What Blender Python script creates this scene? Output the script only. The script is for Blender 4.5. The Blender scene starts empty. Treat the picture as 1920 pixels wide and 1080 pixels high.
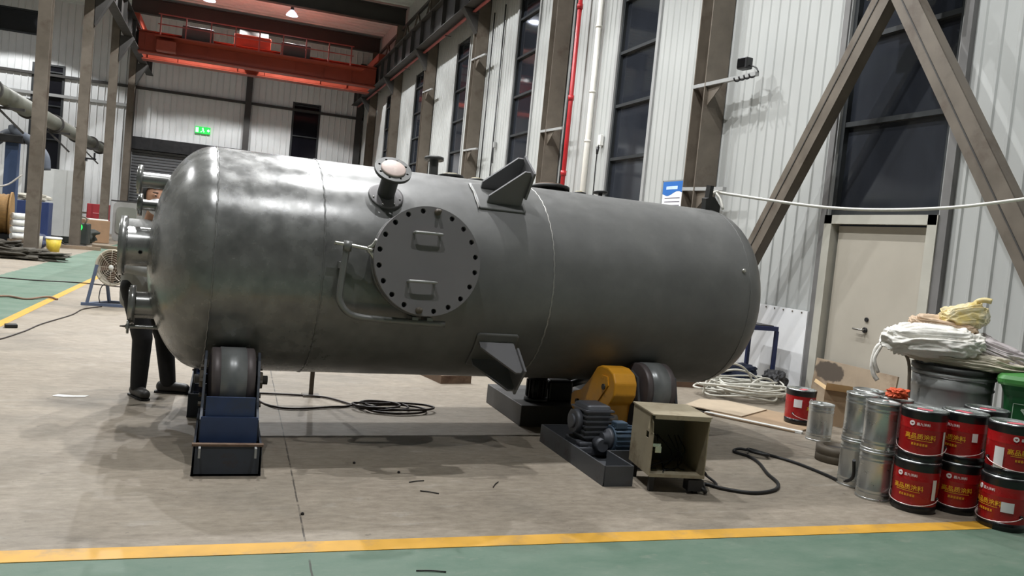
import bpy, bmesh, math, random
from mathutils import Vector, Matrix, noise
from mathutils.geometry import tessellate_polygon
random.seed(7)
S = bpy.context.scene
COL = S.collection
PI = math.pi
V = Vector
# ------------------------------------------------------------------ materials
def lin(c):
    return tuple(((x/255)/12.92 if x/255 <= .04045 else ((x/255+.055)/1.055)**2.4) for x in c)
MATS = {}
def pm(name, rgb, rough=.55, metal=0., var=.12, scale=6., rvar=.08, bump=0., bscale=60., rgb2=None, amt=.5, scale2=3., coat=0., stretch=(1,1,1)):
    if name in MATS: return MATS[name]
    m = bpy.data.materials.new(name); m.use_nodes = True
    nt = m.node_tree; N = nt.nodes; L = nt.links
    b = N['Principled BSDF']
    tc = N.new('ShaderNodeTexCoord'); mp = N.new('ShaderNodeMapping'); mp.inputs['Scale'].default_value = stretch
    L.new(tc.outputs['Object'], mp.inputs['Vector'])
    n = N.new('ShaderNodeTexNoise'); n.inputs['Scale'].default_value = scale; n.inputs['Detail'].default_value = 6; n.inputs['Roughness'].default_value = .6
    L.new(mp.outputs['Vector'], n.inputs['Vector'])
    c = lin(rgb)
    r = N.new('ShaderNodeValToRGB')
    r.color_ramp.elements[0].position = .28; r.color_ramp.elements[1].position = .72
    r.color_ramp.elements[0].color = (*[min(1, x*(1-var)) for x in c], 1); r.color_ramp.elements[1].color = (*[min(1, x*(1+var)) for x in c], 1)
    L.new(n.outputs['Fac'], r.inputs['Fac']); out = r.outputs['Color']
    if rgb2 is not None:
        n2 = N.new('ShaderNodeTexNoise'); n2.inputs['Scale'].default_value = scale2; n2.inputs['Detail'].default_value = 8; n2.inputs['Roughness'].default_value = .68
        L.new(mp.outputs['Vector'], n2.inputs['Vector'])
        r2 = N.new('ShaderNodeValToRGB'); r2.color_ramp.elements[0].position = 1-amt-.1+.05; r2.color_ramp.elements[1].position = min(1, 1-amt+.15)
        L.new(n2.outputs['Fac'], r2.inputs['Fac'])
        mx = N.new('ShaderNodeMix'); mx.data_type = 'RGBA'
        L.new(r2.outputs['Color'], mx.inputs[0]); L.new(out, mx.inputs[6]); mx.inputs[7].default_value = (*lin(rgb2), 1); out = mx.outputs[2]
    L.new(out, b.inputs['Base Color'])
    b.inputs['Metallic'].default_value = metal
    if rvar:
        mr = N.new('ShaderNodeMapRange'); mr.inputs['From Min'].default_value = .3; mr.inputs['From Max'].default_value = .7
        mr.inputs['To Min'].default_value = max(.02, rough-rvar); mr.inputs['To Max'].default_value = min(1, rough+rvar)
        L.new(n.outputs['Fac'], mr.inputs['Value']); L.new(mr.outputs['Result'], b.inputs['Roughness'])
    else: b.inputs['Roughness'].default_value = rough
    if coat: b.inputs['Coat Weight'].default_value = coat; b.inputs['Coat Roughness'].default_value = .15
    if bump:
        n3 = N.new('ShaderNodeTexNoise'); n3.inputs['Scale'].default_value = bscale; n3.inputs['Detail'].default_value = 4
        L.new(mp.outputs['Vector'], n3.inputs['Vector'])
        bp = N.new('ShaderNodeBump'); bp.inputs['Strength'].default_value = bump; bp.inputs['Distance'].default_value = .02
        L.new(n3.outputs['Fac'], bp.inputs['Height']); L.new(bp.outputs['Normal'], b.inputs['Normal'])
    MATS[name] = m; return m
def emit(name, rgb, strength):
    if name in MATS: return MATS[name]
    m = bpy.data.materials.new(name); m.use_nodes = True
    nt = m.node_tree; b = nt.nodes['Principled BSDF']
    b.inputs['Base Color'].default_value = (*lin(rgb), 1); b.inputs['Emission Color'].default_value = (*lin(rgb), 1); b.inputs['Emission Strength'].default_value = strength
    MATS[name] = m; return m

M_wall = pm('white_panel', (171,173,171), .38, 0, .03, 2.5, .06, rgb2=(162,162,159), amt=.3, scale2=1.2, stretch=(1,1,.35))
M_farwall = pm('far_wall_panel', (206,208,208), .5, 0, .06, 1.2, .05)
M_roof = pm('roof_sheet', (200,206,203), .7, 0, .1, .8)
M_steel = pm('brown_grey_steel', (96,88,78), .55, 0, .2, 4, .1, rgb2=(74,62,52), amt=.42, scale2=2.2)
M_steel_dark = pm('dark_steel', (52,50,48), .6, 0, .2, 3)
M_red = pm('red_pipe_paint', (168,28,34), .4, 0, .1)
M_pinkred = pm('faded_red_pipe', (150,72,66), .5, 0, .15)
M_greypipe = pm('grey_pipe_paint', (128,132,130), .45, 0, .1)
M_white = pm('white_paint', (222,222,218), .45, 0, .05)
M_pvc = pm('white_pvc', (225,222,214), .35, 0, .03)
M_winframe = pm('dark_window_frame', (40,43,45), .45, 0, .1)
M_reveal = pm('grey_window_flashing', (150,151,150), .5, 0, .06)
M_orange = pm('crane_orange', (142,58,38), .5, 0, .15, 2)
M_black = pm('black_rubber', (20,20,21), .55, 0, .1)
M_blackmetal = pm('black_paint_metal', (26,26,28), .42, 0, .15)
M_gal = pm('galvanised_steel', (196,202,200), .26, .9, .1, 9, .08)
M_tin = pm('tinplate', (190,192,190), .3, .85, .05, 12, .05)
M_rust = pm('rusty_plate', (104,84,68), .75, .1, .3, 9, .1, rgb2=(74,48,34), amt=.45, scale2=7)
M_door = pm('beige_door_paint', (168,162,150), .45, 0, .05, 2, .05)
M_jamb = pm('grey_door_frame', (172,170,160), .45, 0, .08, 3)
M_card = pm('cardboard', (152,130,104), .8, 0, .1, 6)
M_cardlight = pm('light_cardboard', (214,184,140), .8, 0, .08, 6)
M_skin = pm('skin', (198,150,122), .55, 0, .06, 12)
M_hair = pm('black_hair', (22,19,18), .6, 0, .2, 40)

# vessel paint: grey primer, scuffed, shinier and lighter in colour towards the left
def vessel_mat():
    m = bpy.data.materials.new('vessel_grey_primer'); m.use_nodes = True
    nt = m.node_tree; N = nt.nodes; L = nt.links; b = N['Principled BSDF']; b.inputs['Specular IOR Level'].default_value = .75
    tc = N.new('ShaderNodeTexCoord')
    n1 = N.new('ShaderNodeTexNoise'); n1.inputs['Scale'].default_value = 3.2; n1.inputs['Detail'].default_value = 7; n1.inputs['Roughness'].default_value = .62
    L.new(tc.outputs['Object'], n1.inputs['Vector'])
    sx = N.new('ShaderNodeSeparateXYZ'); L.new(tc.outputs['Object'], sx.inputs['Vector'])
    # blend mask along the vessel (object x): left courses are the smooth glossy ones
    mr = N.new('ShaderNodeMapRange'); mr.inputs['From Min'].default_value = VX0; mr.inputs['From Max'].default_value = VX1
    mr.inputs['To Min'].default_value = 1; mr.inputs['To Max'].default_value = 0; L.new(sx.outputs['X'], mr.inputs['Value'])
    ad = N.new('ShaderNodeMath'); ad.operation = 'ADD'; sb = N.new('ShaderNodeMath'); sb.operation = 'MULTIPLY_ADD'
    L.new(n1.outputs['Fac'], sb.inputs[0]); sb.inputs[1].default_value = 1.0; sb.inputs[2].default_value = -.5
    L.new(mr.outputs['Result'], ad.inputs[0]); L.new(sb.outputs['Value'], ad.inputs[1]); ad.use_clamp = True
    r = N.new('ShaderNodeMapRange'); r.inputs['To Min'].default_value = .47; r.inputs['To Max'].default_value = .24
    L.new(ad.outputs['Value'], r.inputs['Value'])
    # scuffs
    n2 = N.new('ShaderNodeTexNoise'); n2.inputs['Scale'].default_value = 9; n2.inputs['Detail'].default_value = 8
    L.new(tc.outputs['Object'], n2.inputs['Vector'])
    r2 = N.new('ShaderNodeMapRange'); r2.inputs['From Min'].default_value = .4; r2.inputs['From Max'].default_value = .75; r2.inputs['To Min'].default_value = -.03; r2.inputs['To Max'].default_value = .10
    L.new(n2.outputs['Fac'], r2.inputs['Value'])
    a2 = N.new('ShaderNodeMath'); a2.operation = 'ADD'; L.new(r.outputs['Result'], a2.inputs[0]); L.new(r2.outputs['Result'], a2.inputs[1])
    L.new(a2.outputs['Value'], b.inputs['Roughness'])
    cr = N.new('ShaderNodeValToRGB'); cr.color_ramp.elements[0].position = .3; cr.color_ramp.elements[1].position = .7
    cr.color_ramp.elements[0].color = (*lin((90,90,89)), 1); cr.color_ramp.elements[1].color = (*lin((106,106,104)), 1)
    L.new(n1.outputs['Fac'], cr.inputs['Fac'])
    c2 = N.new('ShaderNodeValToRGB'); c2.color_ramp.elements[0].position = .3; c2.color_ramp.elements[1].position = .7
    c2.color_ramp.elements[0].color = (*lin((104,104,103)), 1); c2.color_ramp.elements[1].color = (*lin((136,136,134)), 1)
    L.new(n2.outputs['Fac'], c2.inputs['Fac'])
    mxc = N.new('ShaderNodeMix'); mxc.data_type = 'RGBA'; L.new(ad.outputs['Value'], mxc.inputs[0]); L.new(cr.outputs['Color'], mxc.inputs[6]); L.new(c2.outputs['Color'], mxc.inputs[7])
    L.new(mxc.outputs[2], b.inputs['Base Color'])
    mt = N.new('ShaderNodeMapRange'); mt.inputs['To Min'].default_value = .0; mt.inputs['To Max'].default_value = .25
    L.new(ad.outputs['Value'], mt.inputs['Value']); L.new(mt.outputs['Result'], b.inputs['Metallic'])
    bp = N.new('ShaderNodeBump'); bp.inputs['Strength'].default_value = .05; bp.inputs['Distance'].default_value = .02
    L.new(n2.outputs['Fac'], bp.inputs['Height']); L.new(bp.outputs['Normal'], b.inputs['Normal'])
    return m

# ------------------------------------------------------------------ mesh builder
class MB:
    def __init__(self): self.bm = bmesh.new(); self.smooth = False
    def face(self, pts):
        vs = [self.bm.verts.new(p) for p in pts]
        try: return self.bm.faces.new(vs)
        except ValueError: return None
    def box(self, c, s, rot=None, bev=0.):
        c = V(c); h = V(s)/2; R = rot.to_3x3() if rot is not None else Matrix.Identity(3)
        t = bmesh.new(); bmesh.ops.create_cube(t, size=1)
        for v in t.verts: v.co = V((v.co.x*s[0], v.co.y*s[1], v.co.z*s[2]))
        if bev: bmesh.ops.bevel(t, geom=t.edges[:], offset=bev, segments=2, affect='EDGES', profile=.5)
        for v in t.verts: v.co = R @ v.co + c
        self._merge(t); return self
    def _merge(self, t):
        mp = {}
        for v in t.verts: mp[v] = self.bm.verts.new(v.co)
        for f in t.faces:
            try:
                nf = self.bm.faces.new([mp[v] for v in f.verts]); nf.smooth = f.smooth
            except ValueError: pass
        t.free()
    def bar(self, p0, p1, w, h, up=(0,0,1)):
        p0, p1 = V(p0), V(p1); z = (p1-p0); l = z.length; z.normalize()
        x = V(up).cross(z)
        if x.length < 1e-4: x = V((1,0,0)).cross(z)
        x.normalize(); y = z.cross(x)
        R = Matrix((x, y, z)).transposed()
        return self.box((p0+p1)/2, (w, h, l), R)
    def frame(self, d):
        d = V(d).normalized(); a = V((0,0,1)) if abs(d.z) < .9 else V((1,0,0))
        x = a.cross(d).normalized(); return x, d.cross(x), d
    def cyl(self, p0, p1, r0, r1=None, seg=20, cap=True, smooth=True):
        r1 = r0 if r1 is None else r1
        return self.lathe(p0, V(p1)-V(p0), [(r0,0),(r1,(V(p1)-V(p0)).length)], seg, cap, smooth)
    def lathe(self, o, d, prof, seg=24, cap=True, smooth=True):
        o = V(o); x, y, z = self.frame(d); rings = []
        for r, h in prof:
            if r < 1e-6: rings.append([self.bm.verts.new(o+z*h)])
            else: rings.append([self.bm.verts.new(o+z*h+(x*math.cos(2*PI*k/seg)+y*math.sin(2*PI*k/seg))*r) for k in range(seg)])
        for a, b in zip(rings, rings[1:]):
            for k in range(seg):
                k2 = (k+1) % seg
                if len(a) == 1 and len(b) == 1: continue
                if len(a) == 1: f = [a[0], b[k2], b[k]][::-1]
                elif len(b) == 1: f = [a[k], a[k2], b[0]]
                else: f = [a[k], a[k2], b[k2], b[k]]
                fc = self.bm.faces.new(f); fc.smooth = smooth
        if cap:
            if len(rings[0]) > 1: self.bm.faces.new(rings[0][::-1])
            if len(rings[-1]) > 1: self.bm.faces.new(rings[-1])
        return self
    def sphere(self, c, r, u=16, v=10, s=(1,1,1)):
        t = bmesh.new(); bmesh.ops.create_uvsphere(t, u_segments=u, v_segments=v, radius=1)
        for q in t.verts: q.co = V((q.co.x*r*s[0], q.co.y*r*s[1], q.co.z*r*s[2]))+V(c)
        for f in t.faces: f.smooth = True
        self._merge(t); return self
    def capsule(self, p0, p1, r0, r1, seg=14):
        self.cyl(p0, p1, r0, r1, seg); self.sphere(p0, r0, seg, 8); self.sphere(p1, r1, seg, 8); return self
    def tube(self, pts, r, seg=8, sub=6, closed=False, smooth=True):
        pts = [V(p) for p in pts]
        if sub > 1 and len(pts) > 2:
            out = []; n = len(pts)
            for i in range(n if closed else n-1):
                p1, p2 = pts[i], pts[(i+1) % n]
                p0 = pts[i-1] if (closed or i > 0) else p1*2-p2
                p3 = pts[(i+2) % n] if (closed or i < n-2) else p2*2-p1
                for k in range(sub):
                    t = k/sub
                    out.append(.5*((2*p1)+(p2-p0)*t+(2*p0-5*p1+4*p2-p3)*t*t+(3*p1-p0-3*p2+p3)*t**3))
            if not closed: out.append(pts[-1])
            pts = out
        n = len(pts); rings = []; x = None
        for i in range(n):
            d = (pts[(i+1) % n]-pts[i-1]) if closed else (pts[min(i+1, n-1)]-pts[max(i-1, 0)])
            d.normalize()
            if x is None:
                x = V((0,0,1)).cross(d)
                if x.length < .05: x = V((1,0,0)).cross(d)
            x = (x-d*x.dot(d)).normalized(); y = d.cross(x)
            rings.append([self.bm.verts.new(pts[i]+(x*math.cos(2*PI*k/seg)+y*math.sin(2*PI*k/seg))*r) for k in range(seg)])
        for i in range(n if closed else n-1):
            a, b = rings[i], rings[(i+1) % n]
            for k in range(seg):
                f = self.bm.faces.new([a[k], a[(k+1) % seg], b[(k+1) % seg], b[k]]); f.smooth = smooth
        if not closed: self.bm.faces.new(rings[0][::-1]); self.bm.faces.new(rings[-1])
        return self
    def prism(self, poly, fn0, fn1):
        """poly of 2d points; fn0/fn1 map a 2d point to the two faces"""
        a = [self.bm.verts.new(fn0(p)) for p in poly]; b = [self.bm.verts.new(fn1(p)) for p in poly]
        n = len(poly)
        self.bm.faces.new(a[::-1]); self.bm.faces.new(b)
        for i in range(n): self.bm.faces.new([a[i], a[(i+1) % n], b[(i+1) % n], b[i]])
        return self
    def plate_holes(self, outer, holes, fn0, fn1):
        loops = [outer]+holes
        tris = tessellate_polygon([[V((p[0], p[1], 0)) for p in l] for l in loops])
        flat = [p for l in loops for p in l]
        A = [self.bm.verts.new(fn0(p)) for p in flat]; B = [self.bm.verts.new(fn1(p)) for p in flat]
        for t in tris:
            try: self.bm.faces.new([A[i] for i in t]); self.bm.faces.new([B[i] for i in t][::-1])
            except ValueError: pass
        k = 0
        for l in loops:
            n = len(l)
            for i in range(n):
                f = self.bm.faces.new([A[k+i], A[k+(i+1) % n], B[k+(i+1) % n], B[k+i]])
                f.smooth = n > 12
            k += n
        return self
    def ibeam(self, p0, p1, w, h, tf, tw, up=(0,0,1)):
        """I section, h measured along up, flanges w wide"""
        p0, p1 = V(p0), V(p1); z = (p1-p0).normalized(); u = V(up); u = (u-z*u.dot(z)).normalized(); s = z.cross(u)
        for c, ww, hh in ((h/2-tf/2, w, tf), (-(h/2-tf/2), w, tf), (0, tw, h-2*tf)):
            R = Matrix((s, u, z)).transposed()
            self.box((p0+p1)/2+u*c, (ww, hh, (p1-p0).length), R)
        return self
    def build(self, name, mat, parent=None, origin=None, flat=False, normals=True):
        bm = self.bm
        if normals: bmesh.ops.recalc_face_normals(bm, faces=bm.faces[:])
        me = bpy.data.meshes.new(name)
        if parent is not None:
            o0 = ORI[parent.name]
        elif origin is not None: o0 = V(origin)
        else:
            if bm.verts:
                xs = [v.co.x for v in bm.verts]; ys = [v.co.y for v in bm.verts]; zs = [v.co.z for v in bm.verts]
                o0 = V(((min(xs)+max(xs))/2, (min(ys)+max(ys))/2, min(zs)))
            else: o0 = V((0,0,0))
        for v in bm.verts: v.co -= o0
        bm.to_mesh(me); bm.free()
        for mm in (mat if isinstance(mat, (list, tuple)) else [mat]): me.materials.append(mm)
        o = bpy.data.objects.new(name, me); COL.objects.link(o)
        if parent is not None: o.parent = parent
        else: o.location = o0
        ORI[o.name] = o0
        return o
ORI = {}
def tag(o, label, cat, group=None, kind=None):
    o['label'] = label; o['category'] = cat
    if group: o['group'] = group
    if kind: o['kind'] = kind
    return o
def thing(name, label, cat, loc=(0,0,0), group=None):
    """an Empty at a thing's base; its parts are built in world coordinates around loc"""
    o = bpy.data.objects.new(name, None); COL.objects.link(o); o.empty_display_size = .1
    o.location = loc; ORI[o.name] = V(loc)
    return tag(o, label, cat, group)
def struct(o, label=None, cat=None):
    o['kind'] = 'structure'
    if label: o['label'] = label; o['category'] = cat or 'building'
    return o
def dup(root, loc, rotz=None, label=None):
    r = root.copy(); COL.objects.link(r); r.location = loc
    if rotz is not None: r.rotation_euler = (0,0,rotz)
    if label: r['label'] = label
    def kids(src, dst):
        for ch in list(src.children):
            if ch.name in r.name: continue
            c = ch.copy(); COL.objects.link(c); c.parent = dst; kids(ch, c)
    kids(root, r)
    ORI[r.name] = V(loc)
    return r
def remesh(mb, voxel, smooth=2):
    """fuse overlapping pieces of a builder into one continuous surface"""
    me = bpy.data.meshes.new('tmp'); mb.bm.to_mesh(me); mb.bm.free()
    o = bpy.data.objects.new('tmp', me); COL.objects.link(o)
    r = o.modifiers.new('r', 'REMESH'); r.mode = 'VOXEL'; r.voxel_size = voxel; r.use_smooth_shade = True
    s = o.modifiers.new('s', 'SMOOTH'); s.iterations = smooth; s.factor = .5
    dg = bpy.context.evaluated_depsgraph_get(); dg.update()
    me2 = bpy.data.meshes.new_from_object(o.evaluated_get(dg))
    bpy.data.objects.remove(o); bpy.data.meshes.remove(me)
    out = MB(); out.bm.from_mesh(me2); bpy.data.meshes.remove(me2)
    for f in out.bm.faces: f.smooth = True
    return out
def text_mesh(body, size, extr=0.):
    c = bpy.data.curves.new('t', 'FONT'); c.body = body; c.size = size; c.align_x = 'CENTER'; c.resolution_u = 2; c.offset = size*.012
    o = bpy.data.objects.new('t', c); COL.objects.link(o)
    dg = bpy.context.evaluated_depsgraph_get(); dg.update()
    me = bpy.data.meshes.new_from_object(o.evaluated_get(dg))
    bm = bmesh.new(); bm.from_mesh(me)
    bpy.data.objects.remove(o); bpy.data.curves.remove(c); bpy.data.meshes.remove(me)
    return bm
def circ(cx, cy, r, n=32, ph=0): return [(cx+r*math.cos(2*PI*k/n+ph), cy+r*math.sin(2*PI*k/n+ph)) for k in range(n)]
def rotz(a): return Matrix.Rotation(a, 3, 'Z')

# ------------------------------------------------------------------ camera
EYE = V((0,0,1.45))
yaw, pit, rol = 3.42513084e-01, -5.40214379e-02, 9.67173356e-02
fw = V((math.sin(yaw)*math.cos(pit), math.cos(yaw)*math.cos(pit), math.sin(pit)))
rt = V((math.cos(yaw), -math.sin(yaw), 0)); up = rt.cross(fw)
rt2 = rt*math.cos(rol)+up*math.sin(rol); up2 = -rt*math.sin(rol)+up*math.cos(rol)
cam = bpy.data.cameras.new('camera'); cam.sensor_width = 36; cam.lens = 1533.68/1920*36; cam.clip_end = 200; cam.clip_start = .05
co = bpy.data.objects.new('camera', cam); COL.objects.link(co)
co.matrix_world = Matrix((( rt2.x, up2.x, -fw.x, EYE.x), (rt2.y, up2.y, -fw.y, EYE.y), (rt2.z, up2.z, -fw.z, EYE.z), (0,0,0,1)))
S.camera = co

# ================================================================== SETTING
XW = 6.6          # right wall inner face
YF = 45.0         # far end wall
ZR = 10.9         # roof sheet
YB = -14.0
XL = -16.0
# ---- floor: worn concrete with green painted aisles
def floor_mat():
    m = bpy.data.materials.new('worn_concrete'); m.use_nodes = True
    nt = m.node_tree; N = nt.nodes; L = nt.links; b = N['Principled BSDF']
    tc = N.new('ShaderNodeTexCoord'); P = tc.outputs['Object']
    def noise_(scale, detail=8, rough=.62, stretch=(1,1,1), dist=0):
        mp = N.new('ShaderNodeMapping'); mp.inputs['Scale'].default_value = stretch; L.new(P, mp.inputs['Vector'])
        n = N.new('ShaderNodeTexNoise'); n.inputs['Scale'].default_value = scale; n.inputs['Detail'].default_value = detail; n.inputs['Roughness'].default_value = rough; n.inputs['Distortion'].default_value = dist
        L.new(mp.outputs['Vector'], n.inputs['Vector']); return n.outputs['Fac']
    def ramp(f, p0, p1, c0, c1):
        r = N.new('ShaderNodeValToRGB'); r.color_ramp.elements[0].position = p0; r.color_ramp.elements[1].position = p1
        r.color_ramp.elements[0].color = (*lin(c0), 1); r.color_ramp.elements[1].color = (*lin(c1), 1); L.new(f, r.inputs['Fac']); return r.outputs['Color']
    def mix(f, a, c, mode='MIX'):
        x = N.new('ShaderNodeMix'); x.data_type = 'RGBA'; x.blend_type = mode
        (L.new(f, x.inputs[0]) if not isinstance(f, float) else setattr(x.inputs[0], 'default_value', f))
        (L.new(a, x.inputs[6]) if not isinstance(a, tuple) else setattr(x.inputs[6], 'default_value', (*lin(a), 1)))
        (L.new(c, x.inputs[7]) if not isinstance(c, tuple) else setattr(x.inputs[7], 'default_value', (*lin(c), 1)))
        return x.outputs[2]
    def math_(op, a, c=None, d=None):
        x = N.new('ShaderNodeMath'); x.operation = op
        for i, q in enumerate((a, c, d)):
            if q is None: continue
            if isinstance(q, (int, float)): x.inputs[i].default_value = q
            else: L.new(q, x.inputs[i])
        return x.outputs[0]
    sx = N.new('ShaderNodeSeparateXYZ'); L.new(P, sx.inputs['Vector']); X, Y = sx.outputs['X'], sx.outputs['Y']
    base = ramp(noise_(.9, 9, .65, (1,1.7,1)), .3, .72, (116,106,93), (150,140,125))
    fine = ramp(noise_(9, 9, .75, (1,2.4,1)), .3, .75, (92,83,72), (172,162,147))
    base = mix(.5, base, fine)
    base = mix(math_('MULTIPLY', N_clamp(N, L, noise_(26, 8, .75, (1,2,1)), .55, .8), .35), base, (84,76,66))
    stain = math_('MULTIPLY', N_clamp(N, L, noise_(.55, 7, .6, (1,1.9,1), .6), .52, .7), .62)
    base = mix(stain, base, (88,84,76))
    lite = math_('MULTIPLY', N_clamp(N, L, noise_(2.6, 9, .7, (1,3,1), .3), .58, .74), .5)
    base = mix(lite, base, (168,164,156))
    spots = N_clamp(N, L, noise_(14, 6, .6), .66, .72)
    base = mix(math_('MULTIPLY', spots, .5), base, (66,61,55))
    # slab joint along the hall, saw cut
    wob = math_('MULTIPLY_ADD', noise_(3, 3), .012, -.006)
    j = math_('ABSOLUTE', math_('SUBTRACT', math_('ADD', math_('SUBTRACT', X, .487), wob), math_('MULTIPLY', math_('SUBTRACT', Y, 6.), .015)))
    jm = math_('MULTIPLY', math_('LESS_THAN', j, .0045), N_clamp(N, L, noise_(6, 4), .36, .5))
    # green paint, with worn edge
    edge = math_('MULTIPLY_ADD', noise_(5, 5), .03, -.015)
    g1 = math_('LESS_THAN', math_('ADD', Y, edge), 3.64)
    g2 = math_('MULTIPLY', math_('LESS_THAN', math_('ADD', X, edge), -2.32), math_('GREATER_THAN', math_('ADD', X, math_('MULTIPLY', edge, 6.)), -3.75))
    g = math_('MAXIMUM', g1, g2)
    gcol = ramp(noise_(1.6, 9, .68, (1,1.8,1)), .3, .72, (74,100,84), (104,120,106))
    gw = N_clamp(N, L, noise_(5.5, 9, .72, (1,2,1)), .57, .72)
    gcol = mix(math_('MULTIPLY', gw, .55), gcol, (124,128,116))
    gd = N_clamp(N, L, noise_(2.2, 8, .7, (1,1.6,1), .5), .62, .7)
    gcol = mix(math_('MULTIPLY', gd, .5), gcol, (48,78,64))
    col = mix(g, base, gcol)
    col = mix(math_('MULTIPLY', jm, .8), col, (46,42,38))
    L.new(col, b.inputs['Base Color'])
    rr = N.new('ShaderNodeMapRange'); rr.inputs['To Min'].default_value = .42; rr.inputs['To Max'].default_value = .75
    L.new(noise_(3, 6), rr.inputs['Value']); L.new(rr.outputs['Result'], b.inputs['Roughness'])
    b.inputs['Specular IOR Level'].default_value = .35
    bp = N.new('ShaderNodeBump'); bp.inputs['Strength'].default_value = .12; bp.inputs['Distance'].default_value = .01
    L.new(noise_(30, 6, .7), bp.inputs['Height']); L.new(bp.outputs['Normal'], b.inputs['Normal'])
    return m
def N_clamp(N, L, f, a, c):
    x = N.new('ShaderNodeMapRange'); x.inputs['From Min'].default_value = a; x.inputs['From Max'].default_value = c; L.new(f, x.inputs['Value']); return x.outputs['Result']
mb = MB(); mb.box(((XL+XW+.4)/2, (YF+YB)/2, -.1), (XW-XL+.8, YF-YB+.8, .2))
struct(mb.build('floor', floor_mat(), origin=(0,0,0)))
M_yel = pm('yellow_line_paint', (196,148,52), .5, 0, .12, 7, .08, rgb2=(150,124,86), amt=.42, scale2=4)
mb = MB(); mb.box((-5.2, 3.675, .0015), (20.4, .125, .003)); struct(mb.build('trim_1', M_yel), 'yellow floor line along the front green aisle', 'floor line')
mb = MB(); mb.box((-2.29, 24.3, .0015), (.115, 41.0, .003)); struct(mb.build('trim_2', M_yel), 'yellow floor line running back beside the left aisle', 'floor line')

# ---- ribbed wall sheets
def ribs(mb, P, a0, a1, z0, z1, pitch=.2, dep=.016, d=None, wtop=.03, wbase=.06):
    """ribbed sheet; P(a, depth, z) gives the point; depth 0 is the sheet, +dep towards the room"""
    xs = []; a = a0
    k0 = math.floor(a0/pitch); prof = [(a0, 0)]
    for k in range(k0, int(a1/pitch)+2):
        c = k*pitch
        for da, dd in ((-wbase/2, 0), (-wtop/2, dep), (wtop/2, dep), (wbase/2, 0)):
            if a0 < c+da < a1: prof.append((c+da, dd))
    prof.append((a1, 0))
    lo = [mb.bm.verts.new(P(a, dd, z0)) for a, dd in prof]; hi = [mb.bm.verts.new(P(a, dd, z1)) for a, dd in prof]
    for i in range(len(prof)-1): mb.bm.faces.new([lo[i], lo[i+1], hi[i+1], hi[i]])
    bl = mb.bm.verts.new(P(a0, -.12, z0)); bh = mb.bm.verts.new(P(a0, -.12, z1)); cl = mb.bm.verts.new(P(a1, -.12, z0)); ch = mb.bm.verts.new(P(a1, -.12, z1))
    mb.bm.faces.new([bl, lo[0], hi[0], bh]); mb.bm.faces.new([lo[-1], cl, ch, hi[-1]]); mb.bm.faces.new([cl, bl, bh, ch])
    mb.bm.faces.new([bh]+hi+[ch]); mb.bm.faces.new([bl, cl]+lo[::-1])
PRT = lambda a, d, z: V((XW-d, a, z))
WIN = [(-5.0, .72), (1.1, .72), (6.94, .69), (13.17, .72), (19.1, .74), (25.0, .72), (31.1, .72), (37.2, .72)]
WZ0, WZ1 = 1.2, 7.6
mb = MB(); y = YB
DOOR = (6.2, 7.79, 2.13)
for yc, hw in WIN:
    a0, a1 = yc-hw, yc+hw
    if yc == 6.94: a0, a1 = DOOR[0], DOOR[1]
    ribs(mb, PRT, y, a0, 0, WZ1)
    if yc != 6.94: ribs(mb, PRT, a0, a1, 0, WZ0)
    y = a1
ribs(mb, PRT, y, YF, 0, WZ1)
ribs(mb, PRT, YB, YF, WZ1, ZR)
struct(mb.build('wall_right', M_wall, origin=(XW, 15, 0)))
PFR = lambda a, d, z: V((a, YF-d, z))
mb = MB()
FW = [(-10.9, -8.75, 9.1, 10.25), (-9.15, -7.75, 1.1, 7.85), (2.9, 4.35, 1.2, 7.75)]
RD = (-4.6, .6, 4.9)
# end wall cut around its openings, column by column
cuts = sorted({XL, XW, *[v for w in FW for v in w[:2]], RD[0], RD[1]})
for a0, a1 in zip(cuts, cuts[1:]):
    mid = (a0+a1)/2; holes = [(w[2], w[3]) for w in FW if w[0] < mid < w[1]]
    if RD[0] < mid < RD[1]: holes.append((0, RD[2]))
    z = 0
    for h0, h1 in sorted(holes):
        if h0 > z: ribs(mb, PFR, a0, a1, z, h0, .3, .035)
        z = h1
    ribs(mb, PFR, a0, a1, z, ZR, .3, .035)
struct(mb.build('wall_back', M_farwall, origin=(0, YF, 0)))
mb = MB(); mb.box((XL-.1, (YF+YB)/2, ZR/2), (.2, YF-YB, ZR)); struct(mb.build('wall_left', M_farwall))
mb = MB(); mb.box(((XL+XW)/2, YB-.1, ZR/2), (XW-XL, .2, ZR)); struct(mb.build('wall_front', M_farwall))
# ceiling: ribbed roof sheet
mb = MB(); ribs(mb, lambda a, d, z: V((z, a, ZR-d)), YB, YF, XL, XW+.2, .5, .05)
struct(mb.build('ceiling', M_roof, origin=(0, 15, ZR)))
# ---- roof rafters and hall columns
COLY = [4.2+6.1*k for k in range(-2, 7)]
mb0 = None
for k, yc in enumerate(COLY):
    mb = MB(); mb.ibeam((-4.6, yc, 10.42), (XW-.1, yc, 10.42), .3, .7, .03, .02)
    struct(mb.build('roof_beam', M_steel_dark), 'dark steel roof rafter across the hall, number %d from the far wall' % (len(COLY)-k), 'roof beam')
def column(x0, x1, yc, wid, name, label, stiff=False):
    """H column, web in the x direction; flange of width wid facing the hall"""
    t = thing(name, label, 'column', ((x0+x1)/2, yc, 0)); t['kind'] = 'structure'
    mb = MB(); mb.ibeam(((x0+x1)/2, yc, 0), ((x0+x1)/2, yc, 10.1), abs(x1-x0), wid, .02, .014, up=(0,1,0)); mb.build('shaft', M_steel, t)
    mb = MB(); mb.box(((x0+x1)/2, yc, .0125), (abs(x1-x0)+.16, wid+.16, .025)); mb.build('base_plate', M_steel, t)
    return t
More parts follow.
